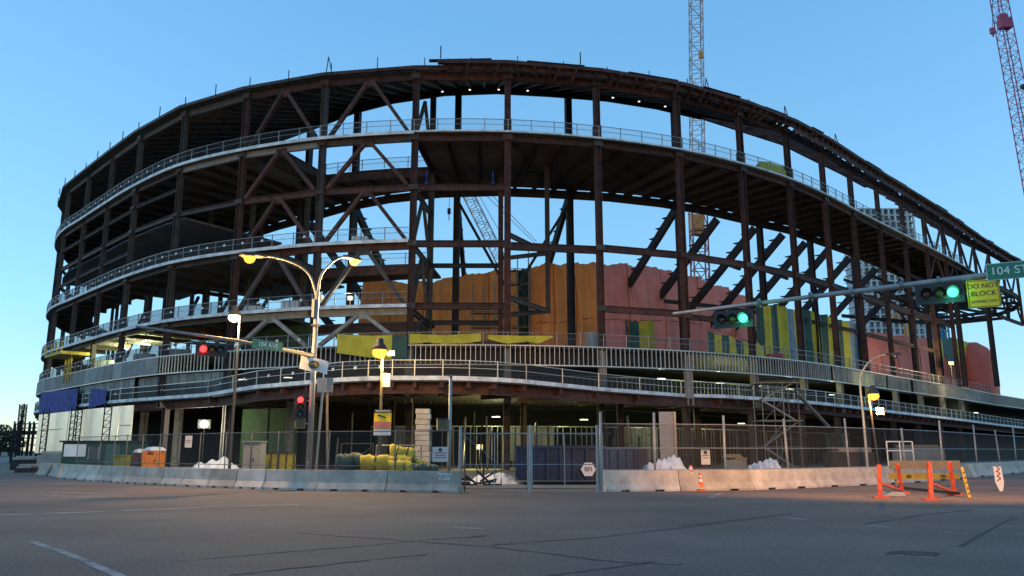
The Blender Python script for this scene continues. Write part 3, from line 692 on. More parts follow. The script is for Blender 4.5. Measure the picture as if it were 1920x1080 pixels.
# yellow tarps tied to rails
def rail_tarp(label, pts_top, pts_bot, cols, pos, sag=.0, n=6, splits=None):
    """hangs on a rail: pixel polylines give its top and bottom hem at the rail's distance"""
    t = thing('rail_tarpaulin', pos(pts_top[0][0], pts_bot[0][1]), label, 'tarpaulin')
    x0, x1 = pts_top[0][0], pts_top[-1][0]; splits = splits or [x0, x1]
    for k, (a, b_) in enumerate(zip(splits[:-1], splits[1:])):
        NX = max(4, int((b_-a)/6)); NZ = 5; vs_ = []; fs = []
        for j in range(NZ+1):
            for i in range(NX+1):
                x = a+(b_-a)*i/NX; v = j/NZ; y = lerp_list(pts_bot, x)*(1-v)+lerp_list(pts_top, x)*v
                p = pos(x, y); o = .07*math.sin(x*.35+v*3)+.06*math.sin(x*.13+k)-.12; vs_.append((p.x, p.y+o, p.z))
        for j in range(NZ):
            for i in range(NX): m_ = j*(NX+1)+i; fs.append((m_, m_+1, m_+NX+2, m_+NX+1))
        mb = MB(); mb.add(vs_, fs); mb.build('tarp_panel', cols[k % len(cols)], t, smooth=True)
    return t
def on_ring(off):
    def f(x, y):
        tt = t_px(x, off, HD); p, d = ring2(tt, off); hd = ray(x, y); return V((p.x, p.y, EYE+hd.z/math.hypot(hd.x, hd.y)*p.length))
    return f
fr = on_ring(-.75)
rail_tarp('yellow and green tarpaulin draped over the rail beside the bright yellow lamp', [(632,627),(700,630),(764,628)], [(632,662),(690,670),(740,674),(764,672)], [YEL, GRN], fr, splits=[632,735,764])
rail_tarp('yellow tarpaulin tied along the rail, left one of the row over the gate', [(768,626),(835,629),(902,625)], [(768,645),(800,642),(835,645),(870,644),(902,640)], [YEL], fr)
rail_tarp('yellow tarpaulin tied along the rail, right one of the row over the gate', [(915,628),(975,630),(1037,630)], [(915,636),(950,645),(985,640),(1010,645),(1037,632)], [YEL], fr)
# heap under a yellow sheet on the upper deck
def fl(x, y):
    q = ring2(t_px(x, 1.0, HL), 1.0)[0]; hd = ray(x, y); return V((q.x, q.y, EYE+hd.z/math.hypot(hd.x, hd.y)*q.length))
mb = MB(); vs_ = []; fs = []; prof = [(1418,311),(1426,303),(1440,303),(1455,309),(1470,312),(1478,318)]
tt = thing('covered_heap', fl(1448, 330), 'yellow sheet over a heap on the top deck at the right', 'tarpaulin')
for i, (x, y) in enumerate(prof):
    for j in range(7):
        a = j/6*math.pi; q0 = fl(x, y+28 if x < 1450 else y+18); top = fl(x, y); hgt = max(.3, top.z-HL)
        vs_.append((top.x+math.cos(a)*.2, top.y-math.cos(a)*1.2+.05*math.sin(i*3+j), HL+math.sin(a)*hgt+.02))
for i in range(len(prof)-1):
    for j in range(6): m_ = i*7+j; fs.append((m_, m_+1, m_+8, m_+7))
fs += [tuple(range(7)), tuple(range(len(vs_)-1, len(vs_)-8, -1))]
mb.add(vs_, fs); mb.build('sheet', YEL, tt, smooth=True)
# blue tarpaulins on the lower deck, far left
fb = on_ring(-.85)
rail_tarp('crumpled blue tarpaulin hung at the far left of the lower deck', [(82,736),(110,733),(152,728)], [(82,776),(118,774),(152,772)], [BLUT], fb)
rail_tarp('small blue tarpaulin scrap right of the large blue one, far left', [(176,728),(206,732)], [(176,766),(206,757)], [BLUT], fb)
# blue clamps / hand-line posts on the dark beam
for k, x in enumerate((800, 924)):
    tt = t_px(x, 0, HA); p = ring(tt, -.2, HA+.3)
    mb = MB(); mb.bar(p, p+V((0,0,1.15)), .09); mb.box(p+V((0,0,.05)), (.35,.2,.12)); tag(mb.build('safety_post', BLUT, loc=p), ('left' if k == 0 else 'right')+' blue safety-line post on the dark beam over the crane boom', 'post')
for k, x in enumerate((1149, 1257, 1301, 1388, 1421)):
    tt = t_px(x, R2, HL-.4); p = ring(tt, R2-.45, HL-1.3)
    mb = MB(); mb.bar(p, p+V((0,0,1.3)), .10); mb.box(p+V((0,0,.05)), (.3,.2,.12)); tag(mb.build('safety_post', BLUT, loc=p), ORD[k]+' blue safety post from the left under the upper deck, right half', 'post')
# yellow loading platform at the left end
p = ring(t_px(142, -.5, HC), -1.2, HC-1.6); d = ring2(t_px(142, -.5, HC))[1]; rz = math.atan2(d.y, d.x)
tt = thing('loading_platform', p, 'yellow steel loading platform sticking out at the far left storeys', 'platform')
mb = MB(); mb.box(p, (6.5, 3.2, .35), rz); mb.build('platform_deck', mat('platform_yellow', (.38,.26,.03), .7, 0, .4, 1.), tt)
for e in (-3.1, -1, 1, 3.1):
    q = p+V((d.x*e, d.y*e, 0))+V((d.y, -d.x, 0))*1.5; mb = MB(); mb.bar(q, q+V((0,0,1.3)), .09); mb.build('post', MATS['platform_yellow'], tt)
for z in (.7, 1.25):
    mb = MB(); mb.bar(p+V((d.x*-3.1+d.y*1.5, d.y*-3.1-d.x*1.5, z)), p+V((d.x*3.1+d.y*1.5, d.y*3.1-d.x*1.5, z)), .06); mb.build('rail', MATS['platform_yellow'], tt)
for e in (-.5, .6, 1.7):
    q = p+V((d.x*e, d.y*e, -.2)); mb = MB(); mb.bar(q, q+V((0,0,-3)), .13); mb.build('prop', MATS['platform_yellow'], tt)

# ================================================================ CRANES
def lattice(b, p, q, w0, w1, rc, nb, br=.5):
    p, q = V(p), V(q); d = (q-p).normalized(); s = d.cross(V((0,1,0))).normalized(); u = s.cross(d)
    R = [(1,1),(1,-1),(-1,-1),(-1,1)]
    at = lambda k, i: p.lerp(q, k/nb)+(s*R[i % 4][0]+u*R[i % 4][1])*(w0+(w1-w0)*k/nb)/2
    for i in range(4): b.bar(at(0, i), at(nb, i), rc*2)
    for k in range(nb):
        for i in range(4):
            b.bar(at(k, i), at(k, i+1), rc*br*2)
            b.bar(at(k, i if k % 2 else i+1), at(k+1, i+1 if k % 2 else i), rc*br*2)
Yc = 150
cr = thing('crane', at_y(1309, 560, Yc), 'tall upright red and white lattice crane boom behind the salmon wall', 'crane')
A, B, C_ = at_y(1310, 545, Yc), at_y(1308.5, 395, Yc), at_y(1304, -60, Yc)
A.z = 0
mb = MB(); lattice(mb, A, B, 2.9, 2.9, .13, 12, .6); mb.build('lower_boom', CRAN, cr)
mb = MB(); lattice(mb, B, C_, 2.5, 2.3, .09, 26, .5); mb.build('upper_boom', CRANP, cr)
p = at_y(1307, 418, Yc); mb = MB(); mb.box(p, (2.6, 1.6, 3.2)); mb.box(p+V((0,0,3)), (3.0, 2.2, .5)); mb.box(p+V((0,0,-2.2)), (2.8, 2, .4)); mb.build('boom_foot', CRANO, cr)
p = at_y(1314, 104, Yc-3); mb = MB(); mb.box(p, (.8, .5, 1.2)); mb.lathe(p+V((0,-.3,.4)), [(.45,0),(.45,.6)], 12, V((0,1,0))); mb.bar(p-V((0,0,.6)), p-V((0,0,1.7)), .18); mb.build('hook_block', CRANO, cr)
mb = MB(); mb.tube([p, at_y(1312.5, -60, Yc-3)], .03, 4); mb.build('cable', CABLE, cr)
cr = thing('crane', at_y(946, 520, 140), 'pale lattice crane boom leaning left, seen through the open bay left of centre', 'crane')
a, b_ = at_y(941, 492, 140), at_y(868, 345, 140); 
mb = MB(); lattice(mb, a, b_, 1.9, 2.0, .06, 14, .6); mb.build('boom', CRANP, cr)
a2 = at_y(950, 520, 140); mb = MB(); mb.bar(a2, a, 1.6, 1.4); mb.build('boom_foot', CRANO, cr)
g = V((a2.x+1.5, 141, 0)); mb = MB(); mb.box(g+V((1,0,1.1)), (5, 6, 2.2)); mb.box(g+V((1,0,8)), (3.5, 4, 12)); mb.build('crane_body', CRAN, cr)
for s_, e_ in (((900,355),(1002,455)), ((912,355),(1006,453)), ((876,350),(930,470)), ((890,352),(940,440))):
    mb = MB(); mb.tube([at_y(*s_, 140), at_y(*e_, 140)], .05, 4); mb.build('pendant_line', CABLE, cr)
mb = MB(); h0 = at_y(842, 396, 120); mb.tube([at_y(843, 365, 120), h0], .04, 4); mb.build('cable', CABLE, cr)
mb = MB(); mb.box(h0, (.5,.4,.9)); mb.bar(h0-V((0,0,.4)), h0-V((0,0,1.5)), .12); mb.build('hook_block', DARK, cr)
cr = thing('crane', V((80, 118, 0)), 'magenta lattice crane boom leaning in at the upper right corner', 'crane')
a, b_ = at_y(1952, 420, 118), at_y(1860, -70, 118)
mb = MB(); lattice(mb, a, b_, 2.1, 1.7, .06, 30, .5); mb.build('boom', CRANM, cr)
p = at_y(1884, 45, 117.5); mb = MB(); mb.box(p, (1.9, 1.2, 1.6)); mb.box(p+V((-.2,0,1.2)), (1.2, 1, .8)); mb.build('sheave_block', CRANM, cr)
p = at_y(1861, 58, 117); mb = MB(); mb.box(p, (.7,.5,1)); mb.bar(p, p-V((0,0,1)), .2); mb.build('hook_block', CRANM, cr)
mb = MB(); mb.tube([p, at_y(1862, -70, 117)], .05, 4); mb.build('cable', CABLE, cr)
g = V((a.x, 118, 0)); mb = MB(); mb.box(g+V((2,0,2)), (8, 7, 4)); mb.bar(g+V((0,0,4)), a, 2.2, 2.2); mb.build('crane_body', CRANM, cr)

# ================================================================ BACKGROUND BUILDINGS AND TREES
GLP = mat('pale_tower_wall', (.22, .26, .30), .4, 0, .3, .2)
TCON = mat('tower_concrete', (.55, .53, .50), .9, 0, .15, .2)
TGL = mat('tower_blue_glass', (.06, .16, .24), .15, .2, .25, .15)
GLW = mat('dark_window', (.05, .07, .09), .15, 0, .3, .3)
def frame_tower(label, x0, x1, ytop, Y, floors, ncol, m, glass, depth=16):
    a, b_ = at_y(x0, ytop, Y), at_y(x1, ytop, Y); W_ = b_.x-a.x; H_ = a.z; c = V(((a.x+b_.x)/2, Y, 0))
    t = thing('concrete_tower', c, label, 'building'); fh = H_/floors
    mb = MB(); mb.box(c+V((0, depth/2+.6, H_/2-.2)), (W_-1.2, depth-1, H_-.6)); mb.build('core_wall', glass, t)
    for f in range(floors+1):
        if f*fh < 12: continue
        mb = MB(); mb.box(c+V((0, depth/2, f*fh)), (W_, depth+1.2, .45)); mb.build('floor_slab', m, t)
    for k in range(ncol+1):
        mb = MB(); mb.box(c+V((-W_/2+.5+(W_-1)*k/ncol, -.3, H_/2)), (.7, .6, H_)); mb.build('facade_column', m, t)
    return t
frame_tower('pale concrete high-rise frame under construction seen through the right trusses', 1606, 1712, 392, 300, 36, 9, TCON, GLP)
frame_tower('blue glass tower behind the salmon tarpaulins on the right', 1738, 1776, 588, 380, 16, 5, TGL, TGL)
TCR = thing('tower_crane', at_y(1704, 640, 290), 'thin tan tower crane mast in front of the pale high-rise', 'crane')
mb = MB(); a = at_y(1704, 600, 285); lattice(mb, V((a.x, 285, 0)), a, 2.6, 2.6, .2, 22, .6); mb.build('mast', CRANO, TCR)
mb = MB(); lattice(mb, a+V((-6,0,1.5)), a+V((10,0,1.5)), 1.6, 1.2, .12, 8, .6); mb.build('jib', CRANO, TCR)
# low dark trees at the far left
LEAF = mat('dusk_foliage', (.035, .05, .025), .9, 0, .4, .6)
BARK = mat('bark', (.06, .045, .035), .9, 0, .3)
for k, (x, w_, h_) in enumerate(((-12,11,10),(8,9,8.5),(24,8,7.6),(40,9,8.8),(56,7,7.0))):
    base = V(((x-960)/F*235, 230, 0)); tr = thing('tree', base, ['leftmost','second','third','fourth','fifth'][k]+(' of' if k == 0 else ' from the left of')+' the dark trees on the left horizon', 'tree', 'trees on the left horizon')
    mb = MB(); mb.tube([base, base+V((.2,0,h_*.35)), base+V((0,.2,h_*.75))], .3, 6, .08)
    for q in range(5): 
        z = h_*(.3+.1*q); an = q*2.4; mb.tube([base+V((.1,0,z)), base+V((math.cos(an)*w_*.3, math.sin(an)*w_*.3, z+h_*.22))], .1, 5, .03)
    mb.build('trunk', BARK, tr)
    mb = MB()
    for q in range(900):
        an = random.uniform(0, 6.283); rr = math.sqrt(random.random()); z = random.random()
        pr = math.sin(math.pi*(.08+.9*z))**.6; cl = 1+.25*math.sin(an*3+z*7+k)
        c = base+V((math.cos(an)*rr*w_*.5*pr*cl, math.sin(an)*rr*w_*.5*pr*cl, h_*(.18+.82*z)))
        s_ = random.uniform(.18, .42); M_ = Matrix.Rotation(random.uniform(0, 6), 3, 'Z')@Matrix.Rotation(random.uniform(-1, 1), 3, 'X')
        mb.add([c+M_@V((-s_,0,-s_)), c+M_@V((s_,0,-s_*.6)), c+M_@V((s_*.2,0,s_))], [(0,1,2)])
    mb.build('crown', LEAF, tr)
# ================================================================ BARRIERS AND FENCES
def barrier(p, q, label, tilt=0):
    p, q = V(p), V(q); p.z = q.z = -.005; d = (q-p).normalized(); L = (q-p).length-.05; n_ = V((-d.y, d.x, 0))
    prof = lambda zb: [(0, zb), (0, max(.09, zb+.01)), (.14, .33), (.20, .82), (.40, .82), (.46, .33), (.60, max(.09, zb+.01)), (.60, zb)]
    s_ = [(0,0),(.2,0),(.21,.075),(.31,.075),(.32,0),(.66,0),(.67,.075),(.78,.075),(.79,0),(1,0)]
    mb = MB(); m = 8
    vs_ = []
    for k, (u, zb) in enumerate(s_):
        for a, z in prof(zb): vs_.append(d*(u*L+.025)+n_*(a+random.uniform(-.006, .006))+V((0,0,z+random.uniform(-.004, .004)*(z > .2))))
    fs = [(i*m+j, (i+1)*m+j, (i+1)*m+(j+1) % m, i*m+(j+1) % m) for i in range(len(s_)-1) for j in range(m)]
    fs = [f[::-1] for f in fs]+[tuple(range(m)), tuple((len(s_)-1)*m+j for j in range(m-1, -1, -1))]
    mb.add([v+p for v in vs_], fs)
    o = mb.build('concrete_barrier', CONB, loc=p); tag(o, label, 'barrier', 'concrete barriers along the site'); o.rotation_euler = (0, 0, 0); return o
LX = [110,151,177,200,230,263,300,338,387,437,490,592,722,858]; RX = [1135,1277,1415,1535,1650,1745,1825,1885,1935,1980]
RB2 = RB+[(1985,880)]
LPTS = [at_h(x, lerp_list(LB, x), 0) for x in LX]; RPTS = [at_h(x, lerp_list(RB2, x), 0) for x in RX]
nl = len(LPTS)-1
for k in range(nl):
    i = nl-1-k
    if i == 0: b_ = barrier(LPTS[k]+V((0,-.03,0)), LPTS[k+1]+V((0,-.03,0)), 'grey concrete barrier with white stencilled numbers left of the gate'); bar0 = b_; continue
    b_ = barrier(LPTS[k]+V((0,random.uniform(-.05,.05),0)), LPTS[k+1]+V((0,random.uniform(-.05,.05),0)), ('grey concrete barrier with white stencilled numbers left of the gate' if i == 0 else ORD[i]+' concrete barrier counting left from the mesh gate'))
    if i == 0: bar0 = b_
for k in range(len(RPTS)-1): barrier(RPTS[k]+V((0,random.uniform(-.06,.06),0)), RPTS[k+1]+V((0,random.uniform(-.06,.06),0)), ORD[k]+' concrete barrier counting right from the mesh gate')
STEN = mat('white_stencil', (.85,.85,.83), .8, 0, .2, 8.)
p0, p1 = LPTS[-2]+V((0,-.03,0)), LPTS[-1]+V((0,-.03,0)); rr = (p1-p0).normalized(); nn = V((rr.y, -rr.x, 0))
slope = V((0,0,.49))+nn*-.06
bar0['_w'] = tuple(V(bar0.location))
for tx, z, sz in (('PWK6-A', .69, .16), ('C-235', .53, .18)):
    q = p0.lerp(p1, .80)-nn*(.14+(z-.33)*.122-.012)+V((0,0,z)); text_mesh(tx, sz, STEN, q, rr, slope, bar0, 'stencil_lettering', depth=.003)
del bar0['_w']
# one barrier stub lying out at far left
barrier(at_h(66, 891, 0), at_h(84, 893, 0), 'short concrete barrier standing apart at the far left end')
barrier(at_h(90, 893, 0), at_h(106, 895, 0), 'concrete barrier beside the dark green shed at the far left')

def fence(label, pts, hgt, ppost, top=True, mids=(), lean=.0, name='site_fence', pm=POLE, rows=None, cap=0):
    t = thing(name, (pts[0].x, pts[0].y, 0), label, 'fence'); tops = []
    for k, p in enumerate(pts):
        ln = V((random.uniform(-lean, lean), random.uniform(-lean, lean), 0)); h_ = hgt+(random.uniform(0, cap) if cap else 0); tops.append(p+ln*hgt+V((0,0,hgt)))
        mb = MB(); mb.tube([p, p+ln*h_+V((0,0,h_))], ppost, 8); mb.build('post', pm, t, smooth=True)
    for k in range(len(pts)-1):
        if top: mb = MB(); mb.tube([tops[k]-V((0,0,.06)), tops[k+1]-V((0,0,.06))], .022, 6); mb.build('rail', pm, t)
        for m_ in mids:
            mb = MB(); mb.tube([pts[k].lerp(tops[k], m_), pts[k+1].lerp(tops[k+1], m_)], .018, 6); mb.build('rail', pm, t)
        mb = MB(); mb.add([pts[k]+V((0,0,.1)), pts[k+1]+V((0,0,.1)), tops[k+1]-V((0,0,.05)), tops[k]-V((0,0,.05))], [(0,1,2,3)]); mb.build('mesh_panel', NETF, t)
    return t
up = [V((0,0,0))]
back = lambda P, k, o: P[k]+V((-(P[min(k+1,len(P)-1)]-P[max(k-1,0)]).y, (P[min(k+1,len(P)-1)]-P[max(k-1,0)]).x, 0)).normalized()*o
fence('low chain-link fence behind the concrete barriers left of the gate', [back(LPTS, k, .85) for k in range(len(LPTS))], 2.45, .026, True, (.4,), .01, pm=FPOST)
XR = [1240, 1375, 1497, 1612, 1717, 1787, 1850, 1893, 1922, 1950]
fence('tall chain-link fence with leaning posts behind the barriers right of the gate', [back(RPTS, 0, .7)]+[at_h(x, lerp_list(RB2, x), 0)+V((-.1, .75, 0)) for x in XR], 2.75, .05, True, (.3,.62), .035, cap=.6)
# mesh gate
def gate(label, xa, xb, brace_=True):
    a, b_ = at_h(xa, 921, 0), at_h(xb, 921, 0); a.y += .1; b_.y += .1; za, zb = .12, at_y((xa+xb)/2, 813, a.y).z
    t = thing('mesh_gate', (a.x, a.y, 0), label, 'gate')
    mb = MB()
    for p, q in ((V((a.x,a.y,za)), V((a.x,a.y,zb))), (V((b_.x,b_.y,za)), V((b_.x,b_.y,zb))), (V((a.x,a.y,za)), V((b_.x,b_.y,za))), (V((a.x,a.y,zb)), V((b_.x,b_.y,zb)))): mb.tube([p, q], .03, 7)
    mb.build('gate_frame', POLE, t)
    mid = (a+b_)/2
    for p, q in ((V((mid.x, mid.y, za)), V((mid.x, mid.y, zb))), (V((a.x, a.y, 1.05)), V((b_.x, b_.y, 1.05)))): mb = MB(); mb.tube([p, q], .02, 6); mb.build('gate_bar', POLE, t)
    if brace_: mb = MB(); mb.tube([V((a.x, a.y+.04, zb)), V((b_.x, b_.y+.04, za))], .015, 6); mb.build('tie_bar', POLE, t)
    mb = MB(); mb.add([V((a.x,a.y+.01,za)), V((b_.x,b_.y+.01,za)), V((b_.x,b_.y+.01,zb)), V((a.x,a.y+.01,zb))], [(0,1,2,3)]); mb.build('mesh_panel', NETL, t)
gate('left leaf of the grey mesh gate between the barriers', 864, 990)
gate('right leaf of the grey mesh gate in front of the blue bin', 998, 1121, False)
for k, (x, yt) in enumerate(((994, 797), (1121, 797), (1129, 812), (861, 800))):
    p = at_h(x, 923, 0); mb = MB(); mb.tube([p, V((p.x+.02, p.y, at_y(x, yt, p.y).z))], .055, 10); mb.lathe(p, [(.09,0),(.09,.03)], 10)
    tag(mb.build('gate_post', POLE, loc=p, smooth=False), ['steel post between the two mesh gate leaves', 'taller steel post at the right end of the mesh gate', 'thicker steel post beside the first barrier right of the gate', 'steel post at the left end of the mesh gate'][k], 'post')

# ================================================================ SITE CLUTTER
def bx(name, m, t, c, d, rz=0): mb = MB(); mb.box(c, d, rz); return mb.build(name, m, t)
# roll-off bin
a, b_ = at_h(968, 906, 0), at_h(1128, 904, 0); Yb = 39.0; xa, xb = (968-960)/F*Yb*1.0, (1130-960)/F*Yb
xc = (1190-960)/F*(Yb+4)
t = thing('waste_bin', (xa, Yb, 0), 'long dark blue steel roll-off bin behind the mesh gate', 'bin')
zt = at_y(1050, 838, Yb).z
bx('bin_wall', BLUB, t, ((xa+xb)/2, Yb, zt/2+.1), (xb-xa, .08, zt-.2))
bx('bin_wall', BLUB, t, ((xa+xc)/2+.6, Yb+4, zt/2+.1), (xc-xa-.2, .08, zt-.2))
bx('bin_wall', BLUB, t, (xa, Yb+2, zt/2+.1), (.08, 3.9, zt-.2))
mb = MB(); mb.bar(V((xb, Yb, zt/2+.1)), V((xc, Yb+4, zt/2+.1)), .08, zt-.2); mb.build('bin_wall', BLUB, t)
bx('bin_floor', BLUB, t, ((xa+xb)/2+.3, Yb+2, .25), (xb-xa-.1, 3.8, .1))
mb = MB(); mb.bar(V((xa-.05, Yb-.05, zt)), V((xb+.05, Yb-.05, zt)), .16, .14); mb.build('top_rim', BLUB, t)
for k in range(7):
    x = xa+.25+(xb-xa-.5)*k/6; bx('rib', BLUB, t, (x, Yb-.1, zt/2+.08), (.12, .14, zt-.3))
for k in range(4):
    q = V((xb, Yb, 0)).lerp(V((xc, Yb+4, 0)), (k+.5)/4)+V((0,-.08,zt/2)); bx('rib', BLUB, t, q, (.1, .12, zt-.3), .9)
lg = at_y(1103, 880, Yb-.19); 
mb = MB(); mb.lathe(lg, [(.36,0),(.36,.02)], 6, V((0,-1,0))); mb.build('logo_badge', WHT, t)
text_mesh('BFI', .30, BLUB, lg+V((0,-.03,0)), (1,0,0), (0,0,1), t, depth=.006)
# tarp rolls
def roll(label, x0, x1, yc, ry, Y, m, squash=.8, z=None, tilt=0):
    a, b_ = at_y(x0, yc-tilt, Y), at_y(x1, yc+tilt, Y); r = ry/F*Y
    if z is not None: a.z = b_.z = z
    mb = MB(); P = [a.lerp(b_, k/20)+V((0, .03*math.sin(k*.6), .02*math.sin(k*.9))) for k in range(21)]; mb.tube(P, r, 18); o_ = mb
    c = (a+b_)/2
    for i, v in enumerate(mb.v):
        f = 1+.07*math.sin(v[0]*9+v[2]*7)+.035*math.sin(v[0]*23)+.04*math.sin(v[0]*15-v[2]*19); mb.v[i] = (v[0], c.y+(v[1]-c.y)*f, c.z+(v[2]-c.z)*f)
    mb.build('roll', m, tg_, smooth=True); 
    mb = MB(); 
    for u in (.3, .7): 
        q = a.lerp(b_, u); mb.lathe(q-(b_-a).normalized()*.02, [(r*1.12,0),(r*1.12,.05)], 12, (b_-a))
    mb.build('tie_strap', BLK, tg_)
for lab, x0, x1, yc, ry, Y, m, tl in (('dark green tarpaulin roll behind the barrier at the left of the heap', 634, 681, 866, 15, 37.2, GRN, -2),
        ('long yellow tarpaulin roll in the middle of the heap behind the barrier', 676, 772, 868, 14, 37.0, YEL, 0),
        ('fat yellow tarpaulin roll at the top of the heap behind the barrier', 733, 776, 851, 13, 37.3, YEL, 4),
        ('lower yellow tarpaulin roll under the fat one behind the barrier', 730, 772, 876, 12, 36.7, YEL, 0),
        ('thin green tarpaulin roll with yellow end at the right of the heap', 768, 822, 879, 9, 36.6, GRN, 2),
        ('small yellow bundle beside the white notice post', 778, 800, 870, 7, 37.1, YEL, 3)):
    tg_ = thing('tarp_roll', at_y((x0+x1)/2, yc+ry, Y), lab, 'tarpaulin roll', 'tarpaulin rolls behind the barrier'); roll(lab, x0, x1, yc, ry, Y, m, tilt=tl)
p = at_y(728, 890, 37.4); t = thing('pallet_stack', (p.x, 37.6, 0), 'low stack of wooden pallets under the tarpaulin rolls', 'pallets')
for k in range(4):
    for e in (-1.6, 0, 1.6): bx('pallet', WOOD, t, (p.x+e-.3, 37.9, .08+.15*k), (1.5, 1.1, .10))
# grey cabinet, green panel, white sheets
def on_ground(x, y, Y): q = at_y(x, y, Y); return q
def crate(name, label, cat, x0, x1, ytop, Y, depth, m, group=None):
    a, b_ = at_y(x0, ytop, Y), at_y(x1, ytop, Y); t = thing(name, ((a.x+b_.x)/2, Y, 0), label, cat, group)
    bx('body', m, t, ((a.x+b_.x)/2, Y+depth/2, a.z/2), (b_.x-a.x, depth, a.z)); return t, a, b_
t, a, b_ = crate('electrical_cabinet', 'plain grey electrical cabinet behind the barriers left of the lamp pole', 'cabinet', 457, 490, 829, 42, .9, BOXG)
bx('lid', BOXG, t, ((a.x+b_.x)/2, 42.4, a.z+.03), (b_.x-a.x+.1, 1.05, .06)); bx('door_seam', DARK, t, ((a.x+b_.x)/2, 41.99, a.z/2), (.02, .012, a.z-.2)); bx('handle', BLK, t, ((a.x+b_.x)/2+.1, 41.97, a.z*.55), (.04, .05, .2))
t, a, b_ = crate('panel_board', 'olive yellow-green panel leaning behind the barriers beside the lamp pole', 'panel', 493, 554, 850, 44, .12, mat('olive_panel', (.20,.20,.02), .8, 0, .3, 2.))
for k in range(5): bx('panel_rib', DARK, t, (a.x+.05+(b_.x-a.x-.1)*k/4, 43.97, a.z/2), (.06, .05, a.z))
bx('panel_cap', DARK, t, ((a.x+b_.x)/2, 44.05, a.z+.03), (b_.x-a.x+.1, .2, .06))
def heap(label, x0, x1, ytop, Y, m, cat='sheeting', name='sheet_heap'):
    a, b_ = at_y(x0, ytop, Y), at_y(x1, ytop, Y); W_ = b_.x-a.x; H_ = max(.4, a.z); c = V(((a.x+b_.x)/2, Y, 0)); mb = MB(); N = 40; vs_ = []; fs = []
    for j in range(19):
        for i in range(N+1):
            u, v = i/N*2-1, j/18*2-1; e = max(0, 1-abs(u)**3)*max(0, 1-abs(v)**3)
            vs_.append((c.x+u*W_/2, c.y+v*1.3, .012+H_*e*(.80+.08*math.sin(i*.66+j*.33)+.09*math.sin(i*.25+1)+.05*math.sin(i*1.1-j*.9)+.03*random.random())))
    for j in range(18):
        for i in range(N): q = j*(N+1)+i; fs.append((q, q+1, q+N+2, q+N+1))
    mb.add(vs_, fs); o = mb.build(name, m, loc=c, smooth=True); tag(o, label, cat); return o
heap('white plastic-covered heap behind the left barriers by the bright flood lamp', 355, 455, 856, 47, PLAST)
heap('white plastic sheeting over a slope right of the blue bin', 1195, 1300, 852, 40, PLAST)
heap('grey sheeting heap behind the left gate leaf', 880, 972, 885, 41, PLAST)
heap('white covered material behind the scaffold tower', 1398, 1470, 858, 48, PLAST)
# pile of black frames behind the left gate leaf
p = at_h(902, 913, 0); t = thing('frame_pile', (p.x, p.y, 0), 'tangle of dark steel frames lying behind the left gate leaf', 'scrap')
for k in range(9):
    q = p+V((random.uniform(-.9,.9), random.uniform(0,1.6), random.uniform(.05,.3))); r = V((random.uniform(-1,1), random.uniform(-.3,.3), random.uniform(-.1,.5)))
    mb = MB(); mb.bar(q, q+r*1.1, .08); mb.build('frame_bar', DARK, t)
for e in (-.6, .5):
    mb = MB(); pts = [p+V((e-.4,.2,.1)), p+V((e-.4,.2,.85)), p+V((e+.4,.2,.85)), p+V((e+.4,.2,.1)), p+V((e-.4,.2,.1))]
    mb.tube(pts, .05, 6); mb.build('frame', DARK, t)
# stacked concrete block column
a, b_ = at_y(780, 766, 48), at_y(806, 766, 48); t = thing('block_column', ((a.x+b_.x)/2, 48.4, 0), 'column of stacked pale blocks behind the tarpaulin rolls', 'blocks')
nb = 13
for k in range(nb): bx('block', CONC, t, ((a.x+b_.x)/2+random.uniform(-.03,.03), 48.4, a.z*(k+.5)/nb), (b_.x-a.x, .8, a.z/nb-.03))
# trestle frames behind the rolls
for k, (x0, x1, y0) in enumerate(((640, 700, 832), (706, 742, 835), (744, 790, 835))):
    a, b_ = at_y(x0, y0, 43), at_y(x1, y0, 43); t = thing('scaffold_trestle', (a.x, 43, 0), ['wide','narrow','pale'][k]+' scaffold trestle frame standing behind the tarpaulin rolls, '+['left','middle','right']  [k], 'trestle')
    m = [DARK, GALV, GALV][k]
    for p, q in ((V((a.x,43,0)), a), (V((b_.x,43,0)), b_)): mb = MB(); mb.tube([p, q], .035, 6); mb.build('upright', m, t)
    for z in (a.z, a.z*.62): mb = MB(); mb.tube([V((a.x,43,z)), V((b_.x,43,z))], .03, 6); mb.build('crossbar', m, t)
    mb = MB(); mb.tube([V((a.x,43,.5)), V((b_.x,43,a.z*.95))], .025, 6); mb.build('diagonal', m, t)
# sheds and portable toilets at the left
Ys = 52
t, a, b_ = crate('site_shed', 'dark green flat-roofed site shed behind the barriers at the left', 'shed', 118, 240, 829, Ys, 3, SHED)
bx('roof', DARK, t, ((a.x+b_.x)/2, Ys+1.5, a.z+.05), (b_.x-a.x+.3, 3.3, .1))
w1, w2 = at_y(122, 833, Ys), at_y(160, 856, Ys); bx('notice_board', WHT, t, ((w1.x+w2.x)/2, Ys-.03, (w1.z+w2.z)/2), (w2.x-w1.x, .04, w1.z-w2.z))
w1, w2 = at_y(168, 838, Ys), at_y(184, 862, Ys); wo = bx('window', GLW, t, ((w1.x+w2.x)/2, Ys-.02, (w1.z+w2.z)/2), (w2.x-w1.x, .03, w1.z-w2.z)); 
for e in (w1.x, w2.x): bx('frame', BOXG, wo, (e, Ys-.04, (w1.z+w2.z)/2), (.06, .05, w1.z-w2.z))
bx('door', mat('shed_door', (.05,.11,.09), .6, 0, .1), t, (w2.x+.9, Ys-.03, 1.0), (.9, .05, 2.0))
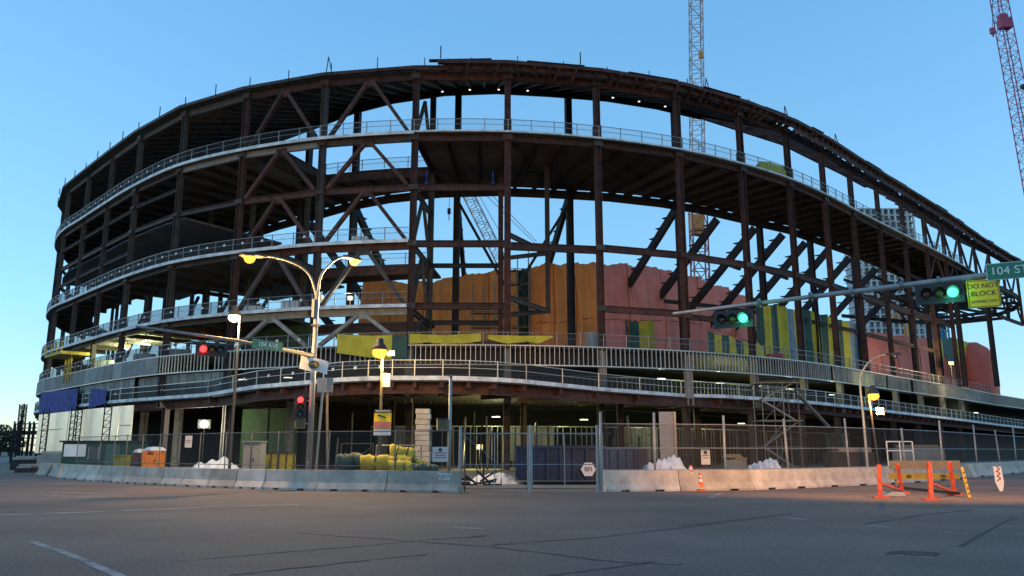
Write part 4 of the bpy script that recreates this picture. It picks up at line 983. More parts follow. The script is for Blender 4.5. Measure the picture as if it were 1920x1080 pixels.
def toilet(label, x0, x1, ytop, Y, m, roofm):
    a, b_ = at_y(x0, ytop, Y), at_y(x1, ytop, Y); cx = (a.x+b_.x)/2; W_ = b_.x-a.x; t = thing('portable_toilet', (cx, Y, 0), label, 'toilet')
    bx('cabin', m, t, (cx, Y+W_/2, a.z/2-.1), (W_, W_, a.z-.25)); bx('door', m, t, (cx, Y-.02, a.z/2-.1), (W_*.72, .06, a.z-.5)); bx('corner_post', m, t, (a.x+.05, Y-.03, a.z/2-.1), (.12, .1, a.z-.3)); bx('corner_post', m, t, (b_.x-.05, Y-.03, a.z/2-.1), (.12, .1, a.z-.3))
    mb = MB(); mb.lathe((cx, Y+W_/2, a.z-.22), [(W_*.74,0),(W_*.72,.08),(W_*.5,.2),(W_*.2,.24)], 4); o = mb.build('roof', roofm, t); bx('vent', DARK, t, (cx, Y-.05, a.z-.4), (W_*.4, .03, .1)); bx('latch', BLK, t, (cx+W_*.28, Y-.06, 1.0), (.06, .04, .12))
toilet('bright orange portable toilet behind the left barriers', 270, 299, 838, 50, PORT, WHT)
toilet('brown portable toilet just left of the orange one', 250, 269, 842, 51.5, PORTB, WHT)
t, a, b_ = crate('tool_box', 'olive yellow crate in front of the dark shed', 'crate', 214, 234, 855, 49, .8, MATS['olive_panel']); bx('lid', MATS['olive_panel'], t, ((a.x+b_.x)/2, 49.4, a.z+.03), (b_.x-a.x+.1, .9, .06))
# white notices hung on fences
NOT = mat('notice_print_red', (.45,.08,.07), .7, 0, 0)
def notice(label, x0, x1, y0, y1, Y, oval=False, lines=3):
    a, b_ = at_y(x0, y0, Y), at_y(x1, y1, Y); t = thing('notice_board', ((a.x+b_.x)/2, Y, b_.z), label, 'sign')
    bx('panel', WHT, t, ((a.x+b_.x)/2, Y, (a.z+b_.z)/2), (b_.x-a.x, .02, a.z-b_.z))
    if oval: mb = MB(); mb.lathe(((a.x+b_.x)/2, Y-.012, a.z-(a.z-b_.z)*.2), [(.08,0),(.08,.006)], 14, V((0,-1,0))); mb.build('logo', mat('logo_dark', (.05,.05,.02), .6, 0, 0), t)
    for k in range(lines): bx('print_line', NOT, t, ((a.x+b_.x)/2, Y-.014, a.z-(a.z-b_.z)*(.4+.16*k)), ((b_.x-a.x)*(.75-.1*(k % 2)), .005, (a.z-b_.z)*.06))
notice('white notice with round logo and red lines on the grey signal post', 811, 840, 838, 866, 34.9, True)
notice('white notice on the fence right of the cones', 1314, 1332, 843, 871, 34.4, True, 2)
notice('white notice on the left fence near the flood lamp', 348, 359, 817, 839, 42.5, False, 2)
# scaffold stair tower on the right
Yt = 62; t = thing('scaffold_tower', at_y(1480, 900, Yt)*1, 'tall scaffold stair tower standing against the podium on the right', 'scaffold'); t.location.z = 0; t['_w'] = tuple(t.location)
xs_ = [at_y(x, 800, Yt).x for x in (1432, 1472, 1500, 1530)]; lv_ = [0, 1.9, 3.8, 5.5, 6.9]; ztop = at_y(1470, 716, Yt).z
for x in xs_[:3]:
    for y in (Yt, Yt+2.2): mb = MB(); mb.tube([V((x, y, 0)), V((x, y, ztop))], .035, 6); mb.build('standard', GALV, t)
for z in lv_[1:]+[ztop-.05, ztop-.5]:
    for y in (Yt, Yt+2.2): mb = MB(); mb.tube([V((xs_[0]-.1, y, z)), V((xs_[2]+.1, y, z))], .03, 6); mb.build('ledger', GALV, t)
for z in (3.8, 6.7): bx('platform', WOOD, t, ((xs_[0]+xs_[2])/2, Yt+1.1, z+.08), (xs_[2]-xs_[0]+.5, 2.3, .07))
for k in range(4):
    z0, z1 = lv_[k], lv_[k+1]; a, b_ = (xs_[0], xs_[2]) if k % 2 else (xs_[2], xs_[0])
    mb = MB(); mb.bar(V((a, Yt+.5, z0)), V((b_, Yt+.5, z1)), .5, .1); mb.build('stair_flight', GALV, t)
    mb = MB(); mb.tube([V((xs_[0], Yt-.03, z0)), V((xs_[1], Yt-.03, z1))], .022, 5); mb.build('diagonal', GALV, t)
mb = MB(); mb.bar(V((xs_[2], Yt+.6, 6.2)), V((xs_[3]+1.2, Yt+.6, 3.4)), .6, .1); mb.build('stair_flight', GALV, t)
# more scaffold at the very left edge
Yl = 105; t = thing('scaffold_tower', (at_y(55, 850, Yl).x, Yl, 0), 'dark scaffold with a mast climber at the far left edge', 'scaffold')
for x in (28, 36, 46, 56, 64, 74):
    a = at_y(x, 790 if x != 46 else 757, Yl); mb = MB(); mb.bar(V((a.x, Yl, 0)), a, .16); mb.build('standard', DARK, t)
    a = at_y(x+2, 795, Yl+2); mb = MB(); mb.bar(V((a.x, Yl+2, 0)), a, .12); mb.build('standard', DARK, t)
for y in (795, 803, 812, 822, 835, 850): mb = MB(); mb.bar(at_y(26, y, Yl), at_y(77, y-1, Yl), .12 if y != 812 else .5); mb.build('ledger', DARK, t)
a, b_ = at_y(40, 812, Yl-.5), at_y(44, 758, Yl-.5); mb = MB(); lattice(mb, V((a.x, Yl-.5, 0)), b_, .6, .6, .05, 16, .7); mb.build('mast', DARK, t)
# pallets / blocks of material left
for k, (x0, x1, yt, Y) in enumerate(((20, 66, 862, 68), (70, 112, 853, 66), (28, 62, 878, 60), (1370, 1400, 862, 46), (1560, 1640, 848, 52), (1690, 1770, 842, 60))):
    t, a, b_ = crate('material_stack', ['long grey material stack at the far left','stack of grey boards left of the dark shed','low grey stack near the far left road edge','small dark stack behind the fence right of the cones','long low stack behind the right fence posts','grey stack behind the red and white arrow panel'][k], 'material', x0, x1, yt, Y, 1.5, SHEA if k % 2 else DARK)
    for q in range(3): bx('board', CONC if k < 3 else WOOD, t, ((a.x+b_.x)/2+random.uniform(-.2,.2), Y+.7, a.z+.06+.1*q), ((b_.x-a.x)*random.uniform(.7,.95), 1.2, .08))
# white gate / frame pieces behind right fence
a, b_ = at_y(1662, 828, 50), at_y(1712, 845, 50); t = thing('scaffold_trestle', (a.x, 50, 0), 'white scaffold trestle behind the right fence', 'trestle')
for x in (a.x, (a.x+b_.x)/2, b_.x): mb = MB(); mb.tube([V((x,50,0)), V((x,50,a.z))], .04, 6); mb.build('upright', WHT, t)
for z in (a.z, b_.z): mb = MB(); mb.tube([V((a.x,50,z)), V((b_.x,50,z))], .04, 6); mb.build('crossbar', WHT, t)
# grey hoarding with plastic slope, right of bin
t, a, b_ = crate('hoarding_screen', 'dark grey hoarding screen standing right of the blue bin', 'hoarding', 1236, 1264, 772, 44, .15, BOXG)
bx('edge_post', GALV, t, (b_.x, 43.95, a.z/2), (.12, .12, a.z))

# ================================================================ SIGNALS, LAMPS AND SIGNS
def curve_pts(P, n=16):
    P = [V(p) for p in P]; out = []
    for i in range(len(P)-1):
        p0, p1, p2, p3 = P[max(i-1,0)], P[i], P[i+1], P[min(i+2,len(P)-1)]
        for k in range(n//(len(P)-1)+1):
            u = k/(n//(len(P)-1)+1); out.append(.5*(2*p1+(p2-p0)*u+(2*p0-5*p1+4*p2-p3)*u*u+(3*p1-p0-3*p2+p3)*u**3))
    return out+[P[-1]]
def cobra(t, p, d, glass, sc_=1.0, body=POLED):
    """street lamp head at p pointing along d"""
    d = V(d); d.z = 0; d.normalize(); s = V((-d.y, d.x, 0))
    mb = MB(); prof = [(-.1,.05,.05),(.05,.10,.07),(.3,.17,.10),(.6,.16,.09),(.75,.06,.05)]; vs_ = []; m = 10
    for a, wd, ht in prof:
        for j in range(m): an = 2*math.pi*j/m; vs_.append(p+d*a*sc_+s*math.cos(an)*wd*sc_+V((0,0,math.sin(an)*ht*sc_)))
    fs = [(i*m+j, i*m+(j+1) % m, (i+1)*m+(j+1) % m, (i+1)*m+j) for i in range(len(prof)-1) for j in range(m)]+[tuple(range(m-1,-1,-1)), tuple(4*m+j for j in range(m))]
    mb.add(vs_, fs); h = mb.build('lamp_head', body, t, smooth=True)
    mb = MB(); mb.lathe(p+d*.42*sc_-V((0,0,.06*sc_)), [(.19*sc_,0),(.18*sc_,.08*sc_),(.13*sc_,.17*sc_),(.05*sc_,.21*sc_)], 12, V((0,0,-1))); mb.build('lamp_glass', glass, h, smooth=True)
    return p+d*.42*sc_-V((0,0,.55*sc_))
def signal(label, c, f, horiz, lit, s=1.0, parent_bracket=None, order=('r','a','g')):
    """3-lens signal; f = facing direction, lenses run left-to-right as seen (or top-down)"""
    f = V(f); f.z = 0; f.normalize(); r = V((-f.y, f.x, 0)); u = V((0,0,1)); ax = r if horiz else -u; ot = u if horiz else r
    c = V(c); t = thing('traffic_signal', c, label, 'traffic light')
    M_ = Matrix((( r.x, -f.x, 0),( r.y, -f.y, 0),(0, 0, 1)))
    dims = (1.08*s, .22*s, .36*s) if horiz else (.36*s, .22*s, 1.08*s)
    mb = MB(); mb.box(c-f*.12*s, dims, M=M_); mb.build('housing', BLK, t)
    bd = (1.32*s, .02, .60*s) if horiz else (.60*s, .02, 1.32*s)
    mb = MB(); mb.box(c-f*.05*s, bd, M=M_); mb.build('backplate', BLK, t)
    for k, kind in enumerate(order):
        q = c+ax*(k-1)*.35*s+f*.0
        mb = MB(); mb.lathe(q, [(.145*s,0),(.14*s,.025*s),(.08*s,.05*s),(.01*s,.055*s)], 16, f)
        mt = {'r': RED_E if lit == 'r' else LENSD, 'a': LENSA, 'g': GRN_E if lit == 'g' else GLW}[kind]
        mb.build('lens', mt, t, smooth=True)
        mb = MB(); NV = 12; A = []; B = []
        for j in range(NV+1):
            an = math.radians(-25+230*j/NV); e = r*math.cos(an)*.16*s+u*math.sin(an)*.16*s; A.append(q+e); B.append(q+e*1.02+f*(.24*s)*(.55+.45*max(0, math.sin(an))))
        mb.strip(A, B); mb.build('visor', BLK, t, smooth=True)
        if kind == lit: lamp(t, q+f*.25*s, 6 if lit == 'g' else 5, (1,.05,.03) if lit == 'r' else (.1,1,.5), .1)
    return t
# --- double-arm pole with signal mast, left
YP = 38.0; pb = at_y(577, 906, YP); pb.z = 0; ptop = at_y(592.5, 545, YP); ptop.x = pb.x; ptop.y = YP
lp = thing('street_lamp', pb, 'tall grey double-arm street lamp pole carrying the red signal mast', 'street lamp')
mb = MB(); mb.tube([pb, V((pb.x, YP, ptop.z))], .15, 14, .11); mb.lathe(pb, [(.28,0),(.28,.06),(.2,.1)], 14); mb.build('pole', POLE, lp, smooth=True)
for name_, P, hd, gl in (('arm', [V((pb.x-.02,YP,ptop.z-.3)), at_y(581,517,YP-.3), at_y(556,496,YP-.9), at_y(520,484,YP-1.4), at_y(494,480,YP-1.8)], V((-1,-.35,0)), SOD_E), ('arm', [V((pb.x+.02,YP,ptop.z-.3)), at_y(601,520,YP+.5), at_y(615,499,YP+1.5), at_y(632,486,YP+2.5), at_y(648,481,YP+3.3)], V((.8,1,0)), SODW_E)):
    mb = MB(); mb.tube(curve_pts(P), .065, 8, .04); mb.build('arm', POLE, lp, smooth=True)
    q = cobra(lp, P[-1], hd, gl, 1.45)-V((0,0,.4))
    lamp(lp, q, 1300, (1,.52,.14) if gl is SOD_E else (1,.62,.26), .2)
bx('hand_hole', POLE, lp, (pb.x, YP-.15, 1.0), (.12,.05,.25)); bx('pole_band', GALV, lp, (pb.x, YP, at_y(590,610,YP).z), (.34,.34,.08)); bx('pole_box', POLE, lp, (pb.x-.12, YP-.12, at_y(586,560,YP).z-.5), (.12,.16,.9))
m0 = at_y(583, 667, YP); tipL = at_h(255, 612, 6.25); m0 = V((pb.x, YP, m0.z))
mb = MB(); mb.tube([m0, m0.lerp(tipL, .5)+V((0,0,.1)), tipL], .095, 10, .05); mb.build('mast_arm', mat('mast_arm_grey', (.26,.24,.22), .55, .2, .2), lp, smooth=True)
dirL = (tipL-m0).normalized(); faceL = V((.45, -.9, 0))
def on_mast(x):
    lo, hi = 0, 1
    for _ in range(40):
        m = (lo+hi)/2
        if proj(m0.lerp(tipL, m))[0] > x: lo = m
        else: hi = m
    return m0.lerp(tipL, lo)
q = on_mast(401); signal('horizontal traffic signal showing red on the left mast arm', V((q.x, q.y-.15, at_y(401, 656, q.y).z)), faceL, True, 'r', .95)
q = on_mast(497); rg = (-dirL); rg.z = 0; rg.normalize(); sg = thing('street_sign', q, 'green street name sign reading 104 AVE on the left mast arm', 'sign')
nrm = V((rg.y, -rg.x, 0)); cz = at_y(497, 648, q.y).z; c_ = V((q.x, q.y, cz))+nrm*.16
mb = MB(); mb.box(c_, (1.75, .03, .42), math.atan2(rg.y, rg.x)); mb.build('panel', SIGNG, sg); text_mesh('104 AVE', .30, WHT, c_+nrm*.03, rg, (0,0,1), sg, depth=.004, xs=1.1)
# vertical signal, pedestrian heads, banner on the pole
q = at_y(564, 763, YP-.2); q2 = V((q.x-.02, YP-.25, q.z)); sg = signal('vertical traffic signal showing red on the double-arm lamp pole', q2, V((.35,-1,0)), False, 'r', .95)
mb = MB(); mb.bar(q2+V((0,.2,.3)), V((pb.x, YP, q2.z+.3)), .06); mb.build('bracket', POLE, sg)
def ped(label, x, y, Y, to, side=.36):
    q = at_y(x, y, Y); t = thing('pedestrian_signal', q, label, 'traffic light')
    mb = MB(); mb.box(q, (.46,.24,.46), .3); mb.build('housing', mat('ped_housing', (.25,.20,.11), .6, 0, .1), t); mb = MB(); mb.box(q+V((.04,-.13,0)), (.38,.02,.38), .3); mb.build('lens', LENSA, t)
    mb = MB(); mb.box(q+V((0,-.2,.25)), (.48,.3,.03), .3); mb.build('visor', BLK, t); mb = MB(); mb.bar(q, V((to[0], to[1], q.z)), .06); mb.build('bracket', POLE, t)
ped('boxy pedestrian signal on the double-arm lamp pole', 563, 794, YP-.2, (pb.x, YP))
q = at_y(588, 684, YP-.28); bn = thing('pole_banner', q, 'white cloth banner with oval logo wrapped round the lamp pole', 'banner')
mb = MB(); vs_ = []; NX, NZ = 12, 5
for j in range(NZ+1):
    for i in range(NX+1): u, v = i/NX-.5, j/NZ-.5; vs_.append((q.x+u*1.26+.03*math.sin(v*5), q.y+.25*(abs(u)*1.2)**2+.02*math.sin(u*20+v*6)+u*.3, q.z+v*.62-u*.22+.02*math.sin(u*9)))
mb.add(vs_, [(j*(NX+1)+i, j*(NX+1)+i+1, (j+1)*(NX+1)+i+1, (j+1)*(NX+1)+i) for j in range(NZ) for i in range(NX)]); mb.build('cloth', WHT, bn, smooth=True)
lg = q+V((.03,-.06,0)); mb = MB(); mb.lathe(lg, [(.27,0),(.27,.02)], 20, V((0,-1,0)))
mb.v = [(a, b, lg.z+(c-lg.z)*.72) for a, b, c in mb.v]; mb.build('logo_oval', mat('logo_olive', (.07,.065,.02), .6, 0, 0), bn); text_mesh('PCL', .20, mat('logo_gold', (.65,.58,.30), .5, 0, 0), lg+V((0,-.03,0)), (1,0,-.1), (0,0,1), bn)
# sign posts seen from behind, leaning
for k, (x0, y0, x1, y1, w0, w1) in enumerate(((590,905,607,708,597,609), (614,905,613,710,609,622))):
    Y = YP-.8+k*.9; a, b_ = at_y(x0, y0, Y), at_y(x1, y1, Y); a.z = 0; t = thing('sign_post', a, ['leaning grey sign post with a blank sign back beside the lamp pole', 'wooden sign post with a narrow blank sign back behind the leaning one'][k], 'sign')
    mb = MB(); mb.bar(a, b_, .09); mb.build('post', [POLE, WOOD][k], t); c_ = at_y((w0+w1)/2, 722, Y-.08); bx('sign_back', POLE, t, c_, ((w1-w0)/F*Y*1.0+.12, .02, 27/F*Y))
# grey post with pedestrian signal, right of the rolls
Y = 35.6; a = at_y(842, 905, Y); a.z = 0; b_ = at_y(845, 706, Y); t = thing('signal_post', a, 'slim grey signal post standing behind the stencilled barrier', 'post')
mb = MB(); mb.tube([a, V((a.x, Y, b_.z))], .075, 10, .07); mb.lathe(a, [(.14,0),(.14,.05)], 10); mb.build('post', POLE, t, smooth=True); bx('cap', POLE, t, (a.x, Y, b_.z+.02), (.16,.16,.05))
ped('boxy pedestrian signal on the slim grey signal post', 829, 796, Y, (a.x, Y))
# --- temporary poles with flood lamps
def flood(t, p, d, glass, s=1.0):
    d = V(d).normalized(); rz = math.atan2(d.y, d.x)-math.pi/2
    M_ = (-d).to_track_quat('Y', 'Z').to_matrix()
    hz = V((d.x, d.y, 0)).normalized(); mb = MB()
    mb.lathe(p+V((0,0,-.16*s)), [(.30*s,0),(.29*s,.05*s),(.20*s,.20*s),(.15*s,.24*s),(.13*s,.42*s),(.05*s,.46*s)], 14); h = mb.build('lamp_head', POLED, t, smooth=True)
    mb = MB(); mb.lathe(p+V((0,0,-.34*s)), [(.05*s,-.14*s),(.2*s,-.08*s),(.27*s,.03*s),(.26*s,.185*s)], 14); mb.build('lamp_glass', glass, h, smooth=True)
    return p+hz*.1*s-V((0,0,.62*s))
Y = 40.5; p = at_y(718, 655, Y); g = V((p.x, Y, 0)); t = thing('flood_lamp_pole', g, 'dark timber pole with a glaring yellow lamp, warning sign and white box', 'lamp post')
mb = MB(); mb.tube([g, V((p.x, Y, p.z))], .09, 8, .07); mb.build('pole', mat('timber_pole', (.10,.08,.055), .9, 0, .3, 3.), t)
q = flood(t, at_y(712, 648, Y-.3), (-.15,-.9,-.35), SOD_E, 1.35); lamp(t, q, 500, (1,.66,.2), .15)
q = at_y(733, 662, Y); bx('sensor', WHT, t, q, (.4,.25,.25)); mb = MB(); mb.bar(V((p.x, Y, p.z-.2)), q, .05); mb.build('bracket', POLED, t)
q = at_y(725, 713, Y-.15); bx('junction_box', WHT, t, q, (.36,.22,.68))
a, b_ = at_y(702, 768, Y-.2), at_y(733, 804, Y-.2); ws = thing('warning_sign', V(((a.x+b_.x)/2, Y-.2, b_.z)), 'yellow and red warning sign on the timber lamp pole', 'sign')
c_ = V(((a.x+b_.x)/2, Y-.2, (a.z+b_.z)/2)); W_, H_ = b_.x-a.x, a.z-b_.z; bx('panel', SIGNY, ws, c_, (W_, .03, H_)); bx('red_field', mat('sign_red', (.55,.16,.14), .5, 0, .1), ws, c_+V((0,-.02,-H_*.30)), (W_*.96, .02, H_*.36)); bx('header', BLK, ws, c_+V((0,-.02,H_*.42)), (W_, .02, H_*.17))
text_mesh('WARNING', .15, WHT, c_+V((0,-.035,H_*.42)), (1,0,0), (0,0,1), ws)
mb = MB(); mb.bar(c_+V((-.25,-.02,.20)), c_+V((.15,-.02,.08)), .03, .07); mb.build('arrow_mark', BLK, ws)
bx('lower_panel', WHT, ws, c_+V((0,0,-H_*.5-.17)), (W_, .03, .3))
Y = 45; p = at_y(433, 590, Y); g = V((at_y(430, 880, Y).x, Y, 0)); t = thing('flood_lamp_pole', g, 'thin black pole with a bright white flood lamp left of the lamp pole', 'lamp post')
mb = MB(); mb.tube([g, V((g.x, Y, p.z+.1))], .09, 8, .07); mb.build('pole', POLED, t); q = flood(t, at_y(440, 585, Y-.3), (.25,-.8,-.5), WHT_E, 1.25); lamp(t, q, 500, (1,.95,.72), .15)
Y = 46; p = at_y(1637, 738, Y); g = V((at_y(1650, 880, Y).x, Y, 0)); t = thing('flood_lamp_pole', g, 'slim dark pole with a glowing orange lamp behind the right fence', 'lamp post')
mb = MB(); mb.tube([g, V((g.x-.3, Y, p.z+.1))], .06, 8); mb.build('pole', POLED, t); q = flood(t, at_y(1637, 733, Y-.3), (-.1,-.9,-.3), SOD_E, 1.1); lamp(t, q, 420, (1,.55,.16), .15); bx('junction_box', WHT, t, at_y(1650, 771, Y-.1), (.34,.22,.4))
# unlit curved street lamp
Y = 50; g = at_y(1629, 900, Y); g.z = 0; t = thing('street_lamp', g, 'unlit curved grey street lamp behind the right fence', 'street lamp')
P = [g, at_y(1620, 790, Y), at_y(1615, 715, Y), at_y(1622, 688, Y-.3), at_y(1640, 671, Y-.6), at_y(1664, 664, Y-1)]; P[1].x = P[2].x = g.x
mb = MB(); mb.tube(curve_pts(P, 24), .09, 8, .045); mb.build('pole', POLE, t, smooth=True); cobra(t, P[-1], V((1,-.3,0)), GLW, 1.0)
# --- right mast arm with its own pole outside the frame
tipR, farR = at_h(1262, 588, 6.0), at_h(1920, 508, 6.3); dR = (farR-tipR); poleR = tipR+dR*1.33; poleR.z = 0
t = thing('signal_mast', poleR, 'long grey signal mast arm reaching in from the right edge', 'signal mast')
mb = MB(); mb.tube([poleR, poleR+V((0,0,10))], .17, 14, .12); mb.lathe(poleR, [(.3,0),(.3,.06)], 14); mb.build('pole', POLE, t, smooth=True)
aR = tipR+dR*1.33; mb = MB(); mb.tube([aR, farR, tipR.lerp(farR, .5), tipR], .12, 12, .05); mb.build('mast_arm', POLE, t, smooth=True)
mb = MB(); Pq = [poleR+V((0,0,9.9)), poleR+V((-.8,.1,10.8)), poleR+V((-2.2,.3,11.0))]; mb.tube(curve_pts(Pq), .07, 8, .045); mb.build('lamp_arm', POLE, t, smooth=True)
q = cobra(t, Pq[-1], V((-1,.15,0)), SOD_E, 1.1); lamp(t, q, 7000, (1,.44,.10), .2, math.radians(85), V((.12,1,-.42)))
def on_R(x):
    lo, hi = 0, 1
    for _ in range(40):
        m = (lo+hi)/2
        if proj(tipR.lerp(farR, m))[0] < x: lo = m
        else: hi = m
    return tipR.lerp(farR, lo)
for x in (1423, 1520, 1595, 1690, 1760, 1868):
    q = on_R(x); mb = MB(); mb.lathe(q, [(.15,-.04),(.15,.04)], 10, dR); mb.build('clamp_band', GALV, t)
fR = V((-.5,-1,0))
q = on_R(1372); q.z = at_y(1372, 598, q.y-.2).z; signal('horizontal signal showing green near the tip of the right mast arm', q+V((-.05,-.2,0)), fR, True, 'g', .92)
q = on_R(1755); q.z = at_y(1755, 550, q.y-.2).z; signal('horizontal signal showing green beside the yellow sign on the right mast arm', q+V((-.05,-.2,0)), fR, True, 'g', .92)
rR = dR.copy(); rR.z = 0; rR.normalize(); nR = V((rR.y, -rR.x, 0)); 
q = on_R(1840); q.z = at_y(1840, 550, q.y-.2).z; q += nR*.2; t = thing('road_sign', q-V((0,0,.4)), 'yellow square DO NOT BLOCK INTERSECTION sign on the right mast arm', 'sign')
Sq = 54/F*q.y; face = V((-.55,-1,0)).normalized(); rS = V((-face.y, face.x, 0)); rz = math.atan2(rS.y, rS.x)
mb = MB(); mb.box(q, (Sq*1.0, .02, Sq), rz); mb.build('panel', SIGNY, t)
mb = MB(); 
for a, b_ in (((-1,-1),(1,-1)), ((1,-1),(1,1)), ((1,1),(-1,1)), ((-1,1),(-1,-1))):
    mb.bar(q+face*.014+rS*a[0]*Sq*.465+V((0,0,a[1]*Sq*.465)), q+face*.014+rS*b_[0]*Sq*.465+V((0,0,b_[1]*Sq*.465)), .012, .012)
mb.build('border', BLK, t)
for tx, z, s_ in (('DO NOT', .27, .215), ('BLOCK', .0, .22), ('INTERSECTION', -.28, .105)): text_mesh(tx, s_*Sq/.72*.80, BLK, q+face*.016+V((0,0,z*Sq)), rS, (0,0,1), t, depth=.002)
q = on_R(1899); q.z = at_y(1899, 505, q.y-.3).z; q += nR*.25; t = thing('street_sign', q, 'green street name sign reading 104 ST at the right edge', 'sign'); 
hS = 31/F*q.y; Ls = hS*4.0; cS = q+rS*(Ls/2-at_y(1899,505,q.y).x+at_y(1857,505,q.y).x)
mb = MB(); mb.box(cS, (Ls, .02, hS), rz); mb.build('panel', SIGNG, t); mb = MB(); mb.box(cS-face*.006, (Ls+.03, .012, hS+.03), rz); mb.build('border', WHT, t)
text_mesh('104 ST', hS*.72, WHT, cS+face*.014-rS*(Ls/2-.07), rS, (0,0,1), t, align='LEFT', depth=.002)

# ================================================================ BARRICADES AND CONES
def aframe(label, xl, xr, yt, yb, tip):
    """orange barricade end frame: two splayed legs tied by low diagonals"""
    a, b_ = at_h(xl, yb, 0), at_h(xr, yb-9, 0); Ht = at_y((xl+xr)/2, yt, (a.y+b_.y)/2).z; t = thing('barricade_stand', (a+b_)/2, label, 'barricade', 'orange barricade stands on the road')
    L = (b_-a); 
    la, lb = a+L*.06+V((0,0,Ht)), b_-L*.1+V((0,0,Ht*.98))
    for p, q in ((a, la), (b_, lb)): mb = MB(); mb.bar(p, q, .13, .10); mb.build('leg', ORR, t)
    for p, q in ((a.lerp(la, .45), b_.lerp(lb, .10)), (b_.lerp(lb, .30), b_+L.normalized()*.25), (a.lerp(la, .3), a+L.normalized()*.25)): mb = MB(); mb.bar(p, q, .09, .08); mb.build('diagonal', ORR, t)
    for p in (a, b_): bx('foot', ORR, t, p+V((0,0,.03)), (.5,.2,.06))
    return t
aframe('left orange barricade stand on the road at the right', 1651, 1692, 870, 934, 0)
aframe('right orange barricade stand on the road at the right', 1746, 1791, 866, 938, 0)
a, b_ = at_h(1668, 918, 0), at_h(1800, 932, 0); mb = MB(); mb.bar(a+V((0,0,.12)), b_+V((0,0,.12)), .06, .10); tag(mb.build('barricade_rail', DARK, loc=a), 'dark rail lying low between the two orange barricade stands', 'barricade')
a = at_h(1675, 930, 0); mb = MB(); mb.add([a+V((-.55,-.2,.03)), a+V((.35,-.25,.03)), a+V((.6,.45,.12)), a+V((-.25,.45,.12)), a+V((-.55,-.2,.01)), a+V((.35,-.25,.01)), a+V((.6,.45,.09)), a+V((-.25,.45,.09))], [(0,1,2,3),(7,6,5,4),(0,4,5,1),(1,5,6,2),(2,6,7,3),(3,7,4,0)])
tag(mb.build('fallen_panel', BOXG, loc=a), 'flat grey panel fallen under the left orange barricade stand', 'sign')
g0, g1 = at_h(1672, 915, 0), at_h(1800, 914, 0); t = thing('plank_barricade', g0, 'barricade with a grey plank over a yellow board in front of the right barriers', 'barricade')
for p, q in ((g0, g1),):
    za, zb = at_y(1680, 872, g0.y).z, at_y(1680, 893, g0.y).z
    mb = MB(); mb.bar(p+V((0,0,za)), q+V((.1,0,za)), .05, .38); mb.build('plank', WOOD, t); mb = MB(); mb.bar(p+V((-.1,-.05,zb)), q+V((0,-.05,zb)), .05, .26); bo = mb.build('board', DULY, t)
    for u in (.25, .75): mb = MB(); c_ = p.lerp(q, u)+V((0,-.09,zb)); mb.lathe(c_, [(.12,0),(.12,.012)], 14, V((0,-1,0))); mb.v = [(x, y, c_.z+(z-c_.z)*.6) for x, y, z in mb.v]; mb.build('logo_oval', MATS['logo_olive'], bo)
    for u in (.08, .92): mb = MB(); mb.bar(p.lerp(q, u)+V((0,.06,0)), p.lerp(q, u)+V((0,.06,za)), .08, .06); mb.build('leg', WOOD, t)
a = at_h(1818, 934, 0); b_ = at_y(1803, 876, a.y+.5); t = thing('yellow_barricade', a, 'yellow notched barricade upright leaning beside the right orange stand', 'barricade')
mb = MB(); mb.bar(a, b_, .10, .06); mb.build('leg', DULY, t)
for k in range(5): bx('bolt', BLK, t, a.lerp(b_, .15+.17*k)+V((0,-.05,0)), (.04,.03,.04))
a = at_h(1876, 921, 0); b_ = at_y(1874, 875, a.y); t = thing('arrow_panel', a, 'white marker panel with a faded red arrow standing on the right road', 'sign')
W_ = .34; mb = MB(); mb.add([a+V((-.02,0,0)), a+V((.1,0,0)), a+V((W_*.55,0,.35)), a+V((W_*.4,0,b_.z)), a+V((-W_*.5,0,b_.z)), a+V((-W_*.45,0,.35))]+[a+V((-.02,.03,0)), a+V((.1,.03,0)), a+V((W_*.55,.03,.35)), a+V((W_*.4,.03,b_.z)), a+V((-W_*.5,.03,b_.z)), a+V((-W_*.45,.03,.35))], [(0,1,2,3,4,5),(11,10,9,8,7,6)]+[(i,i+6,(i+1)%6+6,(i+1)%6) for i in range(6)]); mb.build('panel', WHT, t)
for k in range(3): mb = MB(); z = b_.z*(.42+.19*k); mb.bar(a+V((-.1,-.012,z)), a+V((.06,-.012,z+.1)), .012, .05); mb.bar(a+V((.06,-.012,z+.1)), a+V((-.06,-.012,z+.2)), .012, .05); mb.build('arrow_mark', mat('faded_red', (.42,.16,.12), .6, 0, .2), t)
a = at_h(1297, 920, 0); zt = at_y(1297, 872, a.y).z; t = thing('traffic_delineator', a, 'tall thin orange delineator tube with white bands by the barrier', 'cone')
mb = MB(); mb.lathe(a, [(.2,0),(.2,.04),(.08,.06),(.065,zt*.95),(.03,zt)], 14); mb.build('tube', ORP, t, smooth=False)
for z in (.62, .82): mb = MB(); mb.lathe(a+V((0,0,zt*z)), [(.075,0),(.073,zt*.1)], 14); mb.build('white_band', WHT, t)
a = at_h(1314, 920, 0); zt = at_y(1314, 886, a.y).z; t = thing('traffic_cone', a, 'short orange traffic cone with white bands beside the delineator tube', 'cone')
mb = MB(); mb.lathe(a+V((0,0,.03)), [(.15,0),(.03,zt-.03)], 16); mb.build('cone', ORP, t); bx('base', ORP, t, a+V((0,0,.02)), (.38,.38,.04))
for z0, z1 in ((.45,.6), (.7,.8)): mb = MB(); mb.lathe(a+V((0,0,.03+zt*z0)), [(.155-.12*z0,0),(.155-.12*z1,zt*(z1-z0))], 16); mb.build('white_band', WHT, t)

